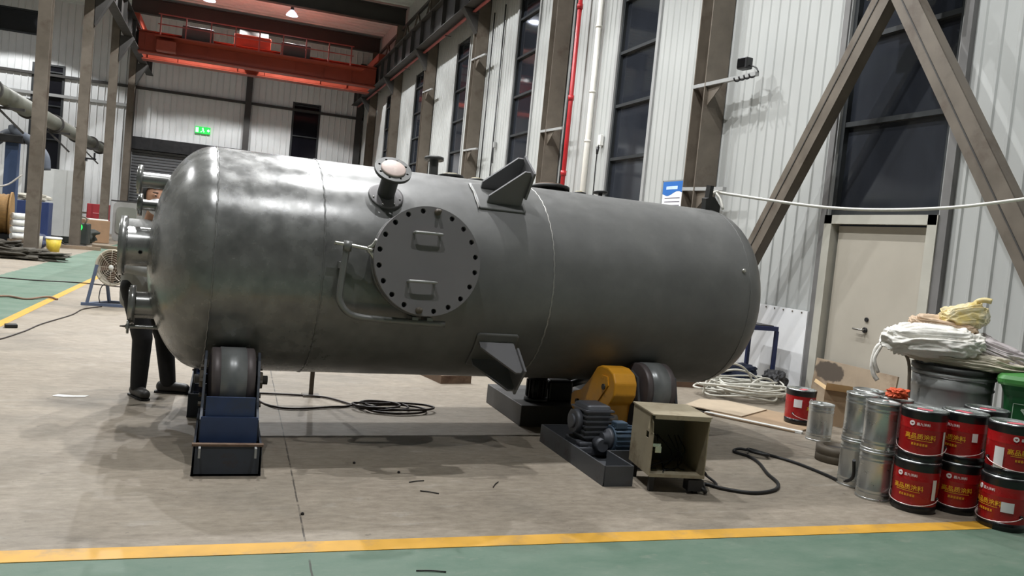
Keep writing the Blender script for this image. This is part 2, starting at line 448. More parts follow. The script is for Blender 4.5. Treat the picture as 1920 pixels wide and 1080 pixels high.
ordn = ['nearest', 'second', 'third', 'fourth', 'fifth', 'sixth', 'seventh', 'eighth', 'ninth']
vis = [y for y in COLY if y > 5]
for yc in COLY:
    if yc > 5:
        i = vis.index(yc); lab = 'tall brown steel column on the right wall, %s from the beige door towards the back' % ('first' if i == 0 else ordn[i])
    else: lab = 'brown steel column on the right wall near the camera at y %d' % yc
    if yc <= 5: lab = 'brown steel right wall column in front of the door, %s of three' % ['farthest','middle','nearest'][[y for y in COLY if y <= 5].index(yc)]
    column(6.22, XW-.032, yc+.05, .32, 'steel_column', lab)
for k, yc in enumerate([22.6, 28.7, 34.8, 40.9]):
    column(-4.52, -4.24, yc, .3, 'steel_column', 'tall brown steel column beside the left aisle, %s of the row' % ['nearest', 'second', 'third', 'farthest'][k])
for x in (.68, 6.35, -4.75):
    mb = MB(); mb.ibeam((x, YF-.25, 0), (x, YF-.25, 10.2), .3, .3, .02, .014, up=(0,1,0))
    struct(mb.build('wind_post', M_steel_dark), {.68: 'dark steel post on the back wall right of the roller door', 6.35: 'dark steel post in the far right corner of the hall', -4.75: 'dark steel post in the far left corner beside the roller door'}[x], 'post')
mb = MB(); mb.bar((XL, YF-.1, 7.33), (XW, YF-.1, 7.33), .16, .12); struct(mb.build('trim_3', M_steel_dark), 'dark horizontal rail across the back wall', 'rail')
mb = MB(); mb.bar((XL, YF-.08, 6.4), (-4.9, YF-.08, 6.4), .1, .14); struct(mb.build('trim_4', M_reveal), 'grey horizontal rail on back wall of the left bay', 'rail')
# ---- windows
def glass_mat(name, rgb, rough=.04):
    m = pm(name, rgb, rough, 0, .25, 1.2, .03, stretch=(1,1,.3)); m.node_tree.nodes['Principled BSDF'].inputs['IOR'].default_value = 1.52
    return m
M_glass = glass_mat('night_window_glass', (38,41,47), .06)
def wall_window(n, yc, hw, z0, z1, mull):
    fr = MB()
    x = XW+.05
    for s in (-1, 1): fr.box((x, yc+s*(hw-.03), (z0+z1)/2), (.1, .06, z1-z0))
    for z in (z0+.03, z1-.03): fr.box((x, yc, z), (.1, 2*hw-.12, .06))
    w = struct(fr.build('window_%d' % n, M_winframe))
    g = MB(); g.box((x+.02, yc, (z0+z1)/2), (.012, 2*hw-.1, z1-z0-.1)); g.build('pane', M_glass, w)
    m = MB()
    for z in mull: m.box((x-.01, yc, z), (.07, 2*hw-.12, .055))
    m.build('mullion', M_winframe, w)
    f = MB()
    for s in (-1, 1): f.box((XW-.012, yc+s*(hw+.045), (z0+z1)/2), (.05, .09, z1-z0)); 
    f.build('flashing', M_reveal, w)
mz = [2.2+.97*k for k in range(-1, 6)]
for i, (yc, hw) in enumerate(WIN):
    if yc == 6.94: wall_window(i+1, 7.0, .78, DOOR[2], WZ1, mz[2:])
    else: wall_window(i+1, yc, hw, WZ0, WZ1, mz[1:])
M_nightblack = glass_mat('dark_end_window_glass', (22,22,28), .08)
for i, (a0, a1, z0, z1) in enumerate(FW):
    fr = MB()
    for a in (a0+.05, a1-.05): fr.box((a, YF+.02, (z0+z1)/2), (.1, .1, z1-z0))
    for z in [z0+.05, z1-.05]+([z0+1.6*k for k in range(1, int((z1-z0)/1.6)+1)] if z1-z0 > 3 else []): fr.box(((a0+a1)/2, YF+.02, z), (a1-a0-.2, .08, .06))
    w = struct(fr.build('window_%d' % (i+20), M_winframe))
    g = MB(); g.box(((a0+a1)/2, YF+.06, (z0+z1)/2), (a1-a0-.1, .012, z1-z0-.1)); g.build('pane', M_nightblack, w)
# ---- roller door in the back wall
mb = MB()
nsl = 34; zs = RD[2]/nsl
prof = []
for k in range(nsl):
    prof += [(YF+.06, k*zs), (YF+.02, k*zs+zs*.3), (YF+.02, k*zs+zs*.8), (YF+.06, k*zs+zs)]
lo = [mb.bm.verts.new((RD[0], a, z)) for a, z in prof]; hi = [mb.bm.verts.new((RD[1], a, z)) for a, z in prof]
for i in range(len(prof)-1): mb.bm.faces.new([lo[i], hi[i], hi[i+1], lo[i+1]])
dr = struct(mb.build('door_1', pm('roller_shutter_grey', (92,93,95), .5, 0, .08)))
mb = MB(); mb.box(((RD[0]+RD[1])/2, YF-.12, RD[2]-.28), (RD[1]-RD[0]+.1, .34, .6)); mb.build('shutter_housing', M_blackmetal, dr)
mb = MB()
for x in (RD[0]-.04, RD[1]+.04): mb.box((x, YF-.05, RD[2]/2), (.1, .1, RD[2]))
mb.build('guide_rail', M_reveal, dr)

# ---- side door in the right wall
dx = XW+.03
mb = MB()
for yy in (DOOR[0]+.05, DOOR[1]-.06): mb.box((XW-.01, yy, DOOR[2]/2), (.13, .12, DOOR[2]))
mb.box((XW-.01, (DOOR[0]+DOOR[1])/2, DOOR[2]-.05), (.13, DOOR[1]-DOOR[0], .1))
d2 = struct(mb.build('door_2', M_jamb), 'beige metal side door in the right wall', 'door')
mb = MB(); mb.box((dx+.01, 6.985, 1.0), (.05, 1.3, 1.98)); mb.box((dx-.017, 6.985, 1.985), (.008, 1.3, .05)); mb.build('door_leaf', M_door, d2)
hm = pm('door_handle_chrome', (150,148,144), .3, .8, .05)
mb = MB(); mb.cyl((dx-.015, 7.05, .885), (dx-.035, 7.05, .885), .03, .03, 20); mb.build('handle_rose', M_blackmetal, d2)
mb = MB(); mb.tube([(dx-.03, 7.05, .885), (dx-.065, 7.05, .885), (dx-.07, 7.08, .885), (dx-.07, 7.18, .885)], .011, 10, 4); mb.build('lever_handle', hm, d2)
mb = MB(); mb.cyl((dx-.015, 7.045, 1.0), (dx-.03, 7.045, 1.0), .024, .024, 20); mb.build('lock_cylinder', M_blackmetal, d2)
mb = MB(); mb.box((XW-.03, DOOR[1]+.05, 3.8), (.06, .09, 7.6)); mb.box((XW-.03, DOOR[0]-.06, 3.8), (.06, .1, 7.6)); struct(mb.build('trim_5', pm('dark_flashing', (108,107,106), .5, 0, .08)), 'grey upright flashing either side of the beige door', 'trim')

# ================================================================== RIGHT WALL FITTINGS
# crane runway girders
def runway(x, label, y0, y1):
    t = thing('crane_runway', label, 'crane runway', (x, (y0+y1)/2, 7.85)); t['kind'] = 'structure'
    mb = MB(); mb.ibeam((x, y0, 8.3), (x, y1, 8.3), .32, .9, .025, .014)
    yy = y0+1
    while yy < y1: mb.box((x, yy, 8.3), (.26, .012, .84)); yy += 1.525
    mb.build('girder', M_steel_dark, t)
    mb = MB(); mb.box((x, (y0+y1)/2, 8.79), (.07, y1-y0, .09)); mb.build('rail', M_steel, t)
    return t
runway(5.95, 'dark crane runway girder high along the right wall', YB, 44)
runway(-3.95, 'dark crane runway girder along the left columns', 16.5, 44)
for yc in COLY:
    mb = MB(); mb.prism([(5.78, 7.84), (6.22, 7.84), (6.22, 7.2)], lambda p: V((p[0], yc-.12, p[1])), lambda p: V((p[0], yc+.16, p[1])))
    struct(mb.build('runway_bracket', M_steel_dark), 'dark bracket carrying the runway on a right wall column', 'bracket')['group'] = 'runway brackets on the right columns'
for yc in [22.6, 28.7, 34.8, 40.9]:
    mb = MB(); mb.prism([(-3.75, 7.84), (-4.22, 7.84), (-4.22, 6.9)], lambda p: V((p[0], yc-.16, p[1])), lambda p: V((p[0], yc+.16, p[1])))
    struct(mb.build('runway_bracket', M_steel_dark), 'dark bracket carrying the runway on a left aisle column', 'bracket')['group'] = 'runway brackets on the left columns'
# upper lattice between columns on the right: walkway truss & conduits in the dark
t = thing('lattice_truss', 'dark steel lattice truss above the right runway girder', 'truss', (6.35, 24, 8.9)); t['kind'] = 'structure'
mb = MB()
for z in (9.0, 9.9): mb.bar((6.4, 4, z), (6.4, 44, z), .1, .1)
mb.build('chord', M_steel_dark, t)
mb = MB(); k = 0; yy = 4.2
while yy < 43:
    a, b = (9.0, 9.9) if k % 2 == 0 else (9.9, 9.0)
    mb.bar((6.4, yy, a), (6.4, yy+1.0167, b), .06, .06); yy += 1.0167; k += 1
mb.build('lattice', M_steel, t)
def pipe(name, pts, r, mat, label, cat='pipe', seg=12, sub=1, clamps=None):
    mb = MB(); mb.tube(pts, r, seg, sub); o = mb.build(name, mat)
    tag(o, label, cat); return o
o = pipe('fire_main', [(6.08, -10, 7.76), (6.08, 43.5, 7.76)], .045, M_pinkred, 'long faded red pipe under the runway girder on the right')
for yy in [4.0+3.05*k for k in range(13)]:
    mb = MB(); mb.tube([(6.08, yy, 7.69), (6.08, yy, 7.86), ], .012, 6, 1); mb.box((6.12, yy, 7.70), (.2, .03, .02)); mb.build('pipe_clamp', M_steel_dark, o)
pipe('air_main', [(6.02, -10, 8.02), (6.02, 43.5, 8.02)], .05, M_greypipe, 'long grey pipe above the red pipe along the right wall')
o = pipe('fire_riser', [(6.3, 15.27, .0), (6.3, 15.27, 7.74)], .045, M_red, 'bright red vertical pipe beside the second right wall column')
for z in (2.9, 4.4, 6.2):
    mb = MB(); mb.cyl((6.3, 15.27, z), (6.3, 15.27, z+.1), .06, .06, 14); mb.build('coupling', M_red, o)
o = pipe('downpipe', [(6.5, 14.7, .0), (6.5, 14.7, 7.6)], .055, M_pvc, 'white plastic downpipe on the panel left of the window')
for z in (2.4, 3.55, 4.5, 5.75):
    mb = MB(); mb.cyl((6.5, 14.7, z), (6.5, 14.7, z+.04), .064, .064, 16); mb.build('socket_ring', M_pvc, o)
pipe('conduit', [(6.53, 16.0, .0), (6.53, 16.0, 7.6)], .02, M_blackmetal, 'thin dark conduit beside the red riser')
for yy, lab in ((10.6, 'thin grey conduit running up beside the nearest right wall column'), (21.9, 'thin dark conduit running up the third right wall column'), (20.95, 'thin black cable down white panel right of the fourth window')):
    pipe('conduit', [(6.54, yy, .0), (6.54, yy, 7.7)], .018, M_blackmetal, lab)
# two socket boxes with hanging leads
t = thing('socket_box', 'small white socket box with a hanging lead on wall panel', 'socket', (6.53, 14.2, 3.45))
mb = MB(); mb.box((6.545, 14.2, 3.55), (.07, .12, .2), bev=.008); mb.build('box', M_white, t)
mb = MB(); mb.tube([(6.52, 14.2, 3.48), (6.5, 14.21, 3.2), (6.5, 14.2, 2.5), (6.5, 14.2, 1.6)], .012, 6); mb.build('lead', M_blackmetal, t)
mb = MB(); mb.cyl((6.5, 14.2, 3.42), (6.5, 14.2, 3.28), .035, .02, 12); mb.build('plug', M_blackmetal, t)
t = thing('socket_box', 'small grey socket box with lead beside the third column', 'socket', (6.53, 20.8, 3.5))
mb = MB(); mb.box((6.545, 20.8, 4.0), (.07, .1, .16), bev=.008); mb.build('box', M_reveal, t)
mb = MB(); mb.tube([(6.52, 20.8, 3.95), (6.5, 20.75, 3.8), (6.5, 20.7, 3.5)], .014, 6); mb.build('lead', M_blackmetal, t)
# arm brackets on the columns
def arm(yc, z, ln, lab, hooks=False):
    t = thing('column_arm', lab, 'bracket', (6.28, yc, z))
    mb = MB(); mb.bar((6.24, yc+.2, z), (6.3, yc-ln, z-.02), .06, .05); mb.build('arm', M_reveal, t)
    mb = MB(); mb.prism([(yc-.12, z-.02), (yc-.12, z-.3), (yc-.5, z-.02)], lambda p: V((6.27, p[0], p[1])), lambda p: V((6.282, p[0], p[1]))); mb.build('gusset', M_steel, t)
    if hooks:
        for q in range(4):
            mb = MB(); a = yc-ln+.04+q*.11; mb.tube([(6.3, a, z+.0), (6.27, a-.02, z-.06), (6.22, a-.01, z-.07), (6.2, a, z-.03)], .012, 6, 3); mb.build('cable_hook', M_blackmetal, t)
    return t
arm(10.3, 3.95, 1.2, 'grey cable bracket arm high on the nearest right wall column', True)
arm(10.3, 2.48, .75, 'grey bracket arm low on the nearest right wall column')
arm(16.4, 3.9, .85, 'grey bracket arm on the column beside the red riser')
arm(22.5, 6.5, .9, 'grey bracket arm high on the third right wall column')
arm(22.5, 3.95, .9, 'grey bracket arm low on the third right wall column')
arm(28.6, 6.45, .9, 'grey bracket arm on the fourth right wall column')
t = thing('wall_camera', 'small black box light above the bracket arm by the nearest column', 'light', (6.3, 9.4, 3.98))  # black box floodlight, gives no light
mb = MB(); mb.box((6.28, 9.37, 4.1), (.12, .17, .15), rotz(.2), bev=.012); mb.build('housing', M_blackmetal, t)
mb = MB(); mb.tube([(6.3, 9.3, 4.07), (6.3, 9.15, 4.02), (6.3, 9.08, 3.95)], .01, 6, 3); mb.build('stem', M_blackmetal, t)
mb = MB(); mb.box((6.22, 9.37, 4.1), (.01, .13, .11), rotz(.2)); mb.build('lens', pm('camera_lens', (12,12,14), .1), t)
# safety notice
t = thing('notice_sign', 'white safety notice with blue header on wall panel by the column', 'sign', (6.56, 11.33, 1.75))
mb = MB(); mb.box((6.557, 11.33, 2.2), (.03, .62, .92)); mb.build('board', pm('notice_white', (236,236,240), .35, 0, .02), t)
mb = MB(); mb.box((6.557, 11.33-.322, 2.2), (.036, .025, .96)); mb.box((6.557, 11.33+.322, 2.2), (.036, .025, .96)); mb.box((6.557, 11.33, 2.67), (.036, .66, .02)); mb.build('rim', M_greypipe, t)
# header with wavy lower edge
pl = [(-.31, .46), (.31, .46)]+[(.31-.62*k/12, .27+.035*math.sin(k/12*2*PI)) for k in range(13)]
mb = MB(); mb.prism(pl, lambda p: V((6.5395, 11.33-p[0], 2.2+p[1])), lambda p: V((6.542, 11.33-p[0], 2.2+p[1]))); mb.build('header', pm('notice_blue', (46,104,178), .35, 0, .03), t)
mb = MB()
mb.box((6.5385, 11.36, 2.56), (.002, .34, .05)); mb.build('title', pm('notice_title', (186,208,240), .4), t)
mb = MB()
random.seed(3)
for k in range(10):
    w = .46 if k not in (3, 9) else .25
    mb.box((6.5405, 11.33+(.46-w)/2, 2.40-.058*k), (.002, w, .016))
mb.build('text_line', pm('notice_text', (120,118,126), .5, 0, .05), t)

# white flat sheet low on the wall between column and door
t = thing('cladding_sheet', 'flat white sheet screwed low on the right wall beside the door', 'panel', (6.55, 8.9, 0))
mb = MB(); mb.box((6.545, 8.95, .495), (.03, 2.1, .99)); mb.build('sheet', pm('white_sheet', (226,227,228), .4, 0, .03, 2, .05, rgb2=(170,170,172), amt=.3, scale2=2), t)
for k in range(12):
    mb = MB(); mb.sphere((6.528, 8.0+.17*k, .965), .011, 8, 6); mb.build('screw_head', M_steel, t)
# diagonal wall bracing
def brace(p0, p1, lab, lip):
    t = thing('diagonal_brace', lab, 'brace', p0); p0, p1 = V(p0), V(p1)
    d = (p1-p0).normalized(); u = V((1,0,0)); s = d.cross(u)
    mb = MB(); R = Matrix((u, s, d)).transposed(); c = (p0+p1)/2; l = (p1-p0).length
    mb.box(c+u*.0, (.018, .24, l), R)
    for q in (-1, 1): mb.box(c+s*q*.113+u*(.06*lip), (.12, .014, l), R)
    mb.build('channel', M_steel, t)
    mb = MB(); mb.box(c+u*(-.012)+s*.02, (.008, .012, l), R); mb.build('seam_weld', M_steel_dark, t)
    mb = MB(); mb.box(c+u*.12*lip, (.014, .2, l), R); mb.build('back_channel', M_steel, t)
    return t
brace((6.13, 9.64, 0.04), (6.13, 6.76, 4.45), 'brown steel diagonal brace leaning over left side of the beige door', 1)
brace((6.02, 3.66, 0.04), (6.02, 6.61, 4.44), 'brown steel diagonal brace rising from right side of the beige door', 1)
mb = MB(); mb.box((6.2, 6.69, 4.66), (.02, .9, .6)); tag(mb.build('gusset_plate', M_steel), 'brown gusset plate where the two diagonal braces meet', 'plate')

# ================================================================== OVERHEAD CRANE
CY = 37.35
t = thing('overhead_crane', 'orange double girder overhead crane across far end of the hall', 'crane', (1.0, CY, 7.95))
def girder(y, nm):
    mb = MB(); mb.box((1.0, y, 8.22), (9.7, .42, .75)); mb.box((1.0, y, 7.80), (9.7, .56, .05)); mb.box((1.0, y, 8.63), (9.7, .6, .05))
    x = -3.6
    while x < 5.7: mb.box((x, y-.225, 8.22), (.02, .03, .74)); x += 1.2
    return mb.build(nm, M_orange, t)
girder(CY, 'girder'); girder(CY+1.7, 'girder')
for x in (-3.95, 5.95):
    mb = MB(); mb.box((x, CY+.85, 9.0), (.34, 3.4, .34), bev=.03); mb.build('end_carriage', M_orange, t)
mb = MB(); mb.box((1.0, CY-.62, 8.39), (8.4, .75, .05)); wk = mb.build('walkway', M_orange, t)
mb = MB()
for x in [-3.0+.95*k for k in range(9)]: mb.bar((x, CY-.96, 8.39), (x, CY-.96, 9.25), .05, .05)
mb.build('railing_post', M_pinkred, wk)
mb = MB()
for z in (8.85, 9.25): mb.bar((-3.1, CY-.96, z), (4.7, CY-.96, z), .04, .04)
mb.build('handrail', M_pinkred, wk)
mb = MB(); mb.box((-2.75, CY-.75, 8.02), (.75, .5, .42), bev=.03); mb.build('drive_box', M_orange, t)
mb = MB(); mb.box((0.55, CY+.85, 8.95), (1.5, 1.6, .5), bev=.04); tr = mb.build('trolley', M_orange, t)
mb = MB(); mb.cyl((0.0, CY+.85, 9.25), (1.2, CY+.85, 9.25), .28, .28, 20); mb.build('rope_drum', M_steel_dark, tr)
for x in (-1.6, 2.3): 
    mb = MB(); mb.box((x, CY-.5, 8.72), (1.2, .5, .55), bev=.02); mb.build('control_box', M_steel_dark, t)

# ================================================================== LAMPS
M_lens = emit('lamp_lens', (232,238,255), 60)
M_shade = emit('lamp_glowing_reflector', (236,242,255), 1.3)  # weak glow added to the lamp shades to brighten the dark roof
def make_lamp(x, y, z, lab):
    t = thing('high_bay_lamp', lab, 'lamp', (x, y, z), 'high bay lamps under the roof')
    mb = MB(); mb.lathe((x, y, z), (0,0,1), [(.25,0), (.255,.02), (.21,.1), (.12,.2), (.08,.24)], 24, False); mb.lathe((x, y, z), (0,0,1), [(.245,.0), (.2,.1), (.11,.19), (.0,.2)], 24, False); mb.build('shade', M_shade, t)
    mb = MB(); mb.cyl((x, y, z+.23), (x, y, z+.36), .075, .07, 16); mb.build('ballast', M_blackmetal, t)
    mb = MB(); mb.cyl((x, y, z+.02), (x, y, z+.03), .225, .225, 24); mb.build('lens', M_lens, t)
    mb = MB(); mb.cyl((x, y, z+.36), (x, y, ZR-.02), .012, .012, 8); mb.build('drop_rod', M_blackmetal, t)
    return t
LY = [1.3+6.1*k for k in range(0, 7)]
lamp0 = None
L_E = 2500
def spot(x, y, z, e, size=122, blend=.12):
    l = bpy.data.lights.new('lamp_light', 'SPOT'); l.energy = e; l.spot_size = math.radians(size); l.spot_blend = blend; l.shadow_soft_size = .07; l.color = (.985, .99, .99)
    o = bpy.data.objects.new('lamp_light', l); COL.objects.link(o); o.location = (x, y, z); return o
for r, x in enumerate((-1.3, 2.09)):
    for k, y in enumerate(LY):
        lab = 'lit high bay lamp under the roof, %s row, %s from the back wall' % (['aisle side', 'wall side'][r], ordn[len(LY)-1-k] if k < len(LY)-1 else 'nearest')
        if lamp0 is None: lamp0 = make_lamp(x, y, 10.45, lab)
        else: dup(lamp0, (x, y, 10.45), None, lab)
        spot(x, y, 10.42, L_E*(.52 if k == 0 else 1.03))
for k, y in enumerate((14.0, 24.0, 34.0, 41.0)):
    dup(lamp0, (-9.6, y, 10.45), None, 'lit high bay lamp in the neighbouring left bay, %s from the back wall' % ordn[3-k]); spot(-9.6, y, 10.42, L_E*.9)

# ================================================================== PRESSURE VESSEL
TA = math.radians(3.608); D = V((math.cos(TA), math.sin(TA), 0)); NN = V((-math.sin(TA), math.cos(TA), 0)); UU = V((0,0,1))
N0, Z0, R = 5.9112, 1.15417, .75
SL, SR = .28, 4.25
def W(s, n, z): return D*s+NN*(N0+n)+UU*(Z0+z)
def rad(a): a = math.radians(a); return -NN*math.cos(a)+UU*math.sin(a)     # radial direction, angle up from the side facing the camera
def tang(a): a = math.radians(a); return NN*math.sin(a)+UU*math.cos(a)
def ax(s): return D*s+NN*N0+UU*Z0
VO = ax((SL+SR)/2)-UU*(R)
VX0, VX1 = (ax(.7)-VO).x, (ax(2.0)-VO).x
M_v = vessel_mat()
ves = thing('pressure_vessel', 'large grey horizontal pressure vessel lying on roller stands', 'tank', VO)
mb = MB(); mb.lathe(ax(SL), D, [(R, (SR-SL)*k/24) for k in range(25)], 128, False); mb.build('shell', M_v, ves)
for s0, sg, nm in ((SL, -1, 'dished_head'), (SR, 1, 'dished_head')):
    pr = [(R*math.cos(a), R/2*math.sin(a)) for a in [PI/2*k/20 for k in range(20)]]+[(0, R/2)]
    mb = MB(); mb.lathe(ax(s0), D*sg, pr, 128, False); mb.build(nm, M_v, ves)
M_weld = pm('weld_bead', (158,156,152), .35, .4, .2, 60)
for s in (SL, .925, 2.53, SR):
    mb = MB(); n = 220
    pts = [ax(s+.0025*math.sin(k*1.7))+rad(360*k/n)*(R+.0005) for k in range(n)]
    mb.tube(pts, .0055 if s != SR else .003, 6, 1, closed=True); mb.build('weld_seam', M_weld if s == 2.53 else M_v, ves)
# longitudinal welds hidden round the back are left out
def shell_pt(s, a, r=R): return ax(s)+rad(a)*r
def shell_patch(poly, s0, a0, th, name, mat, parent, nr=10):
    """a plate of outline poly (u along the axis, v up the curve) hugging the shell"""
    mb = MB()
    cx = sum(p[0] for p in poly)/len(poly); cy = sum(p[1] for p in poly)/len(poly)
    def P(u, v, r): return shell_pt(s0+u, a0+math.degrees(v/R), r)
    rings = []
    for k in range(nr+1):
        f = k/nr; rings.append([mb.bm.verts.new(P(cx+(p[0]-cx)*f, cy+(p[1]-cy)*f, R+th)) for p in poly] if k else [mb.bm.verts.new(P(cx, cy, R+th))])
    lo = [mb.bm.verts.new(P(p[0], p[1], R-.002)) for p in poly]; rings.append(lo); n = len(poly)
    for a, b in zip(rings, rings[1:]):
        for i in range(n):
            j = (i+1) % n
            f = mb.bm.faces.new([a[0], b[i], b[j]] if len(a) == 1 else [a[i], b[i], b[j], a[j]]); f.smooth = b is not lo
    return mb.build(name, mat, parent)
# --- manway
MA, MS = 8.4, 1.555
mo = shell_pt(MS, MA, 0); md = rad(MA); mu = tang(MA)
def MP(u, v, r): return mo+md*r+D*u+mu*v
mb = MB(); mb.lathe(MP(0,0,R-.06), md, [(.265, 0), (.265, .15)], 64, False); man = mb.build('manway_neck', M_v, ves)
mb = MB(); mb.plate_holes(circ(0,0,.352,72), [circ(0,0,.25,40)], lambda p: MP(p[0], p[1], R+.05), lambda p: MP(p[0], p[1], R+.1)); mb.build('manway_flange', M_v, man)
M_cover = pm('cover_grey_primer', (118,115,116), .5, .1, .04, 3, .04)
hl = [circ(.322*math.cos(2*PI*(k+.5)/20), .322*math.sin(2*PI*(k+.5)/20), .0175, 14) for k in range(20)]
mb = MB(); mb.plate_holes(circ(0,0,.352,96), hl, lambda p: MP(p[0], p[1], R+.105), lambda p: MP(p[0], p[1], R+.165)); cov = mb.build('manway_cover', M_cover, ves)
for v in (.17, -.14):
    mb = MB(); u0 = -.02 if v > 0 else -.045
    mb.tube([MP(u0-.085, v, R+.16), MP(u0-.085, v, R+.205), MP(u0-.072, v, R+.218), MP(u0+.072, v, R+.218), MP(u0+.085, v, R+.205), MP(u0+.085, v, R+.16)], .0095, 10, 4)
    mb.build('grab_handle', pm('handle_grey', (150,150,148), .4, .3, .05), cov)
for a in (82, 261):
    a = math.radians(a); u, v = .322*math.cos(a), .322*math.sin(a)
    mb = MB(); mb.lathe(MP(u, v, R+.16), md, [(.022,0), (.022,.02), (.012,.02), (.012,.06), (0,.065)], 12); mb.build('stud_bolt', M_steel, cov)
# --- davit arm of the cover
M_pipe = pm('davit_grey', (126,126,124), .38, .35, .06, 8)
mb = MB(); q = lambda s, z, n=-.83: W(s, n, z)
mb.tube([q(1.045, .175), q(1.035, .06), q(1.025, -.09), q(1.03, -.165), q(1.075, -.225), q(1.15, -.255), q(1.3, -.265), q(1.5, -.27), q(1.725, -.275)], .021, 14, 6)
dav = mb.build('davit_arm', M_pipe, ves)
mb = MB(); mb.cyl(q(1.046, .15), q(1.049, .215), .027, .027, 14); mb.build('davit_sleeve', M_pipe, dav)
mb = MB(); mb.tube([q(.965, .197, -.83), q(1.05, .19, -.83), q(1.16, .178, -.85), q(1.2, .17, -.87)], .011, 10, 4); mb.build('eye_bolt', pm('bright_rod', (190,188,180), .3, .7, .1), dav)
mb = MB(); mb.tube([q(1.17, .178, -.85), q(1.2, .2, -.86), q(1.222, .24, -.865)], .013, 8, 3); mb.tube([q(1.17, .175, -.85), q(1.21, .13, -.865), q(1.225, .08, -.87)], .013, 8, 3); mb.build('hinge_lug', pm('bright_rod', (190,188,180)), dav)
for s in (1.52, 1.62):
    mb = MB(); mb.box(W(s, -.775, -.262), (.04, .14, .05), rotz(TA)); mb.build('davit_clamp', M_pipe, dav)
mb = MB(); mb.box(W(1.036, -.78, .06), (.05, .1, .04), rotz(TA)); mb.build('davit_clamp', M_pipe, dav)
# --- branch nozzles on the shell
M_nz = pm('nozzle_dark_grey', (72,72,70), .45, .2, .08, 6)
def bolt_ring(r, n, rb, ph=0): return [circ(r*math.cos(2*PI*(k+ph)/n), r*math.sin(2*PI*(k+ph)/n), rb, 10) for k in range(n)]
def nozzle(o, d, rn, ln, rf, tf, nh, mat, name='nozzle', cover=None, hole=.0085, blind=True):
    """neck from o along d, flange at its end"""
    d = V(d).normalized(); o = V(o)
    mb = MB(); x, y, z = mb.frame(d)
    mb.lathe(o, d, [(rn, 0), (rn, ln-tf)], 40, False); nz = mb.build(name, mat, ves)
    mb = MB(); rb = (rf+rn)/2*1.06
    P = lambda p, h: o+x*p[0]+y*p[1]+d*h
    mb.plate_holes(circ(0,0,rf,56), bolt_ring(rb, nh, hole, .5), lambda p: P(p, ln-tf), lambda p: P(p, ln)); fl = mb.build('flange', mat, nz)
    mb = MB(); mb.lathe(o+d*ln, d, [(rn*1.28, 0), (rn*1.28, .006), (0, .006)] if cover is None else [(rb-hole*1.6, 0), (rb-hole*1.6, .008), (rb-hole*2.4, .014), (0, .015)], 40, False)
    mb.build('cover_disc', cover or mat, nz)
    return nz
M_pink = pm('masked_cover', (206,186,178), .6, 0, .12, 14, .08, rgb2=(226,218,206), amt=.4, scale2=10)
shell_patch(circ(0, 0, .118, 40), 1.335, 45.0, .01, 'reinforcing_pad', M_cover, ves)
nozzle(shell_pt(1.335, 46, R-.03)+UU*0, rad(47.5), .058, .25, .122, .022, 8, M_nz, 'nozzle', M_pink, .0085)
for a in (200, 250, 300, 340):
    mb = MB(); mb.sphere(shell_pt(1.335+.095*math.cos(math.radians(a)), 45+math.degrees(.095*math.sin(math.radians(a))/R), R+.011), .007, 8, 6); mb.build('weld_spot', M_weld, ves)
# along the crown, behind the skyline
M_blk = pm('nozzle_black', (44,44,43), .5, .2, .1)
nozzle(shell_pt(1.84, 97, R-.02), rad(97), .034, .165, .074, .022, 6, M_nz, 'nozzle')
M_rustcover = pm('rusty_cover', (92,70,52), .7, 0, .35, 12, .1, rgb2=(150,146,110), amt=.4, scale2=16)
nozzle(shell_pt(1.99, 100, R-.03), rad(100), .06, .055, .105, .02, 8, M_blk, 'nozzle', pm('tape_cover', (176,166,130), .6, 0, .2, 20, rgb2=(180,120,112), amt=.45, scale2=9))
nozzle(shell_pt(2.2, 100, R-.03), rad(100), .04, .052, .07, .02, 6, M_blk, 'nozzle', pm('tape_cover', (176,166,130)))
nozzle(shell_pt(2.82, 99, R-.03), rad(99), .12, .062, .175, .025, 12, M_blk, 'nozzle', M_rustcover)
nozzle(shell_pt(3.1, 99, R-.03), rad(99), .03, .05, .062, .018, 6, M_blk, 'nozzle', pm('tape_cover', (176,166,130)))
nozzle(shell_pt(3.29, 97, R-.02), rad(97), .018, .07, .06, .016, 6, M_blk, 'nozzle')
# --- nozzles on the left dished head
M_hn = pm('head_nozzle_grey', (150,150,148), .25, .6, .08, 5, .08)
def hs(n, z): return SL-R/2*math.sqrt(max(0, 1-(n*n+z*z)/R**2))
def head_nozzle(n, z, s_face, rn, rf, tf, nh, mat):
    ss = hs(n, z)+.06; return nozzle(W(ss, n, z), -D, rn, ss-s_face, rf, tf, nh, mat)
big = head_nozzle(0, .04, -.262, .13, .195, .04, 12, M_hn)
mb = MB(); mb.lathe(W(-.135, -.128, .01), -NN, [(.013,0), (.013,.008), (.008,.008), (.008,.0)], 14); mb.build('test_plug', M_blk, big)
head_nozzle(.02, .48, -.185, .05, .095, .03, 8, M_hn)
head_nozzle(.12, .315, -.175, .036, .075, .028, 8, M_hn)
head_nozzle(-.05, -.34, -.18, .087, .128, .036, 8, M_hn)
nz = head_nozzle(-.12, -.475, -.185, .013, .047, .014, 4, M_hn)
mb = MB(); mb.cyl(W(-.18, -.12, -.475), W(-.225, -.12, -.475), .01, .004, 10); mb.build('pin', M_steel, nz)
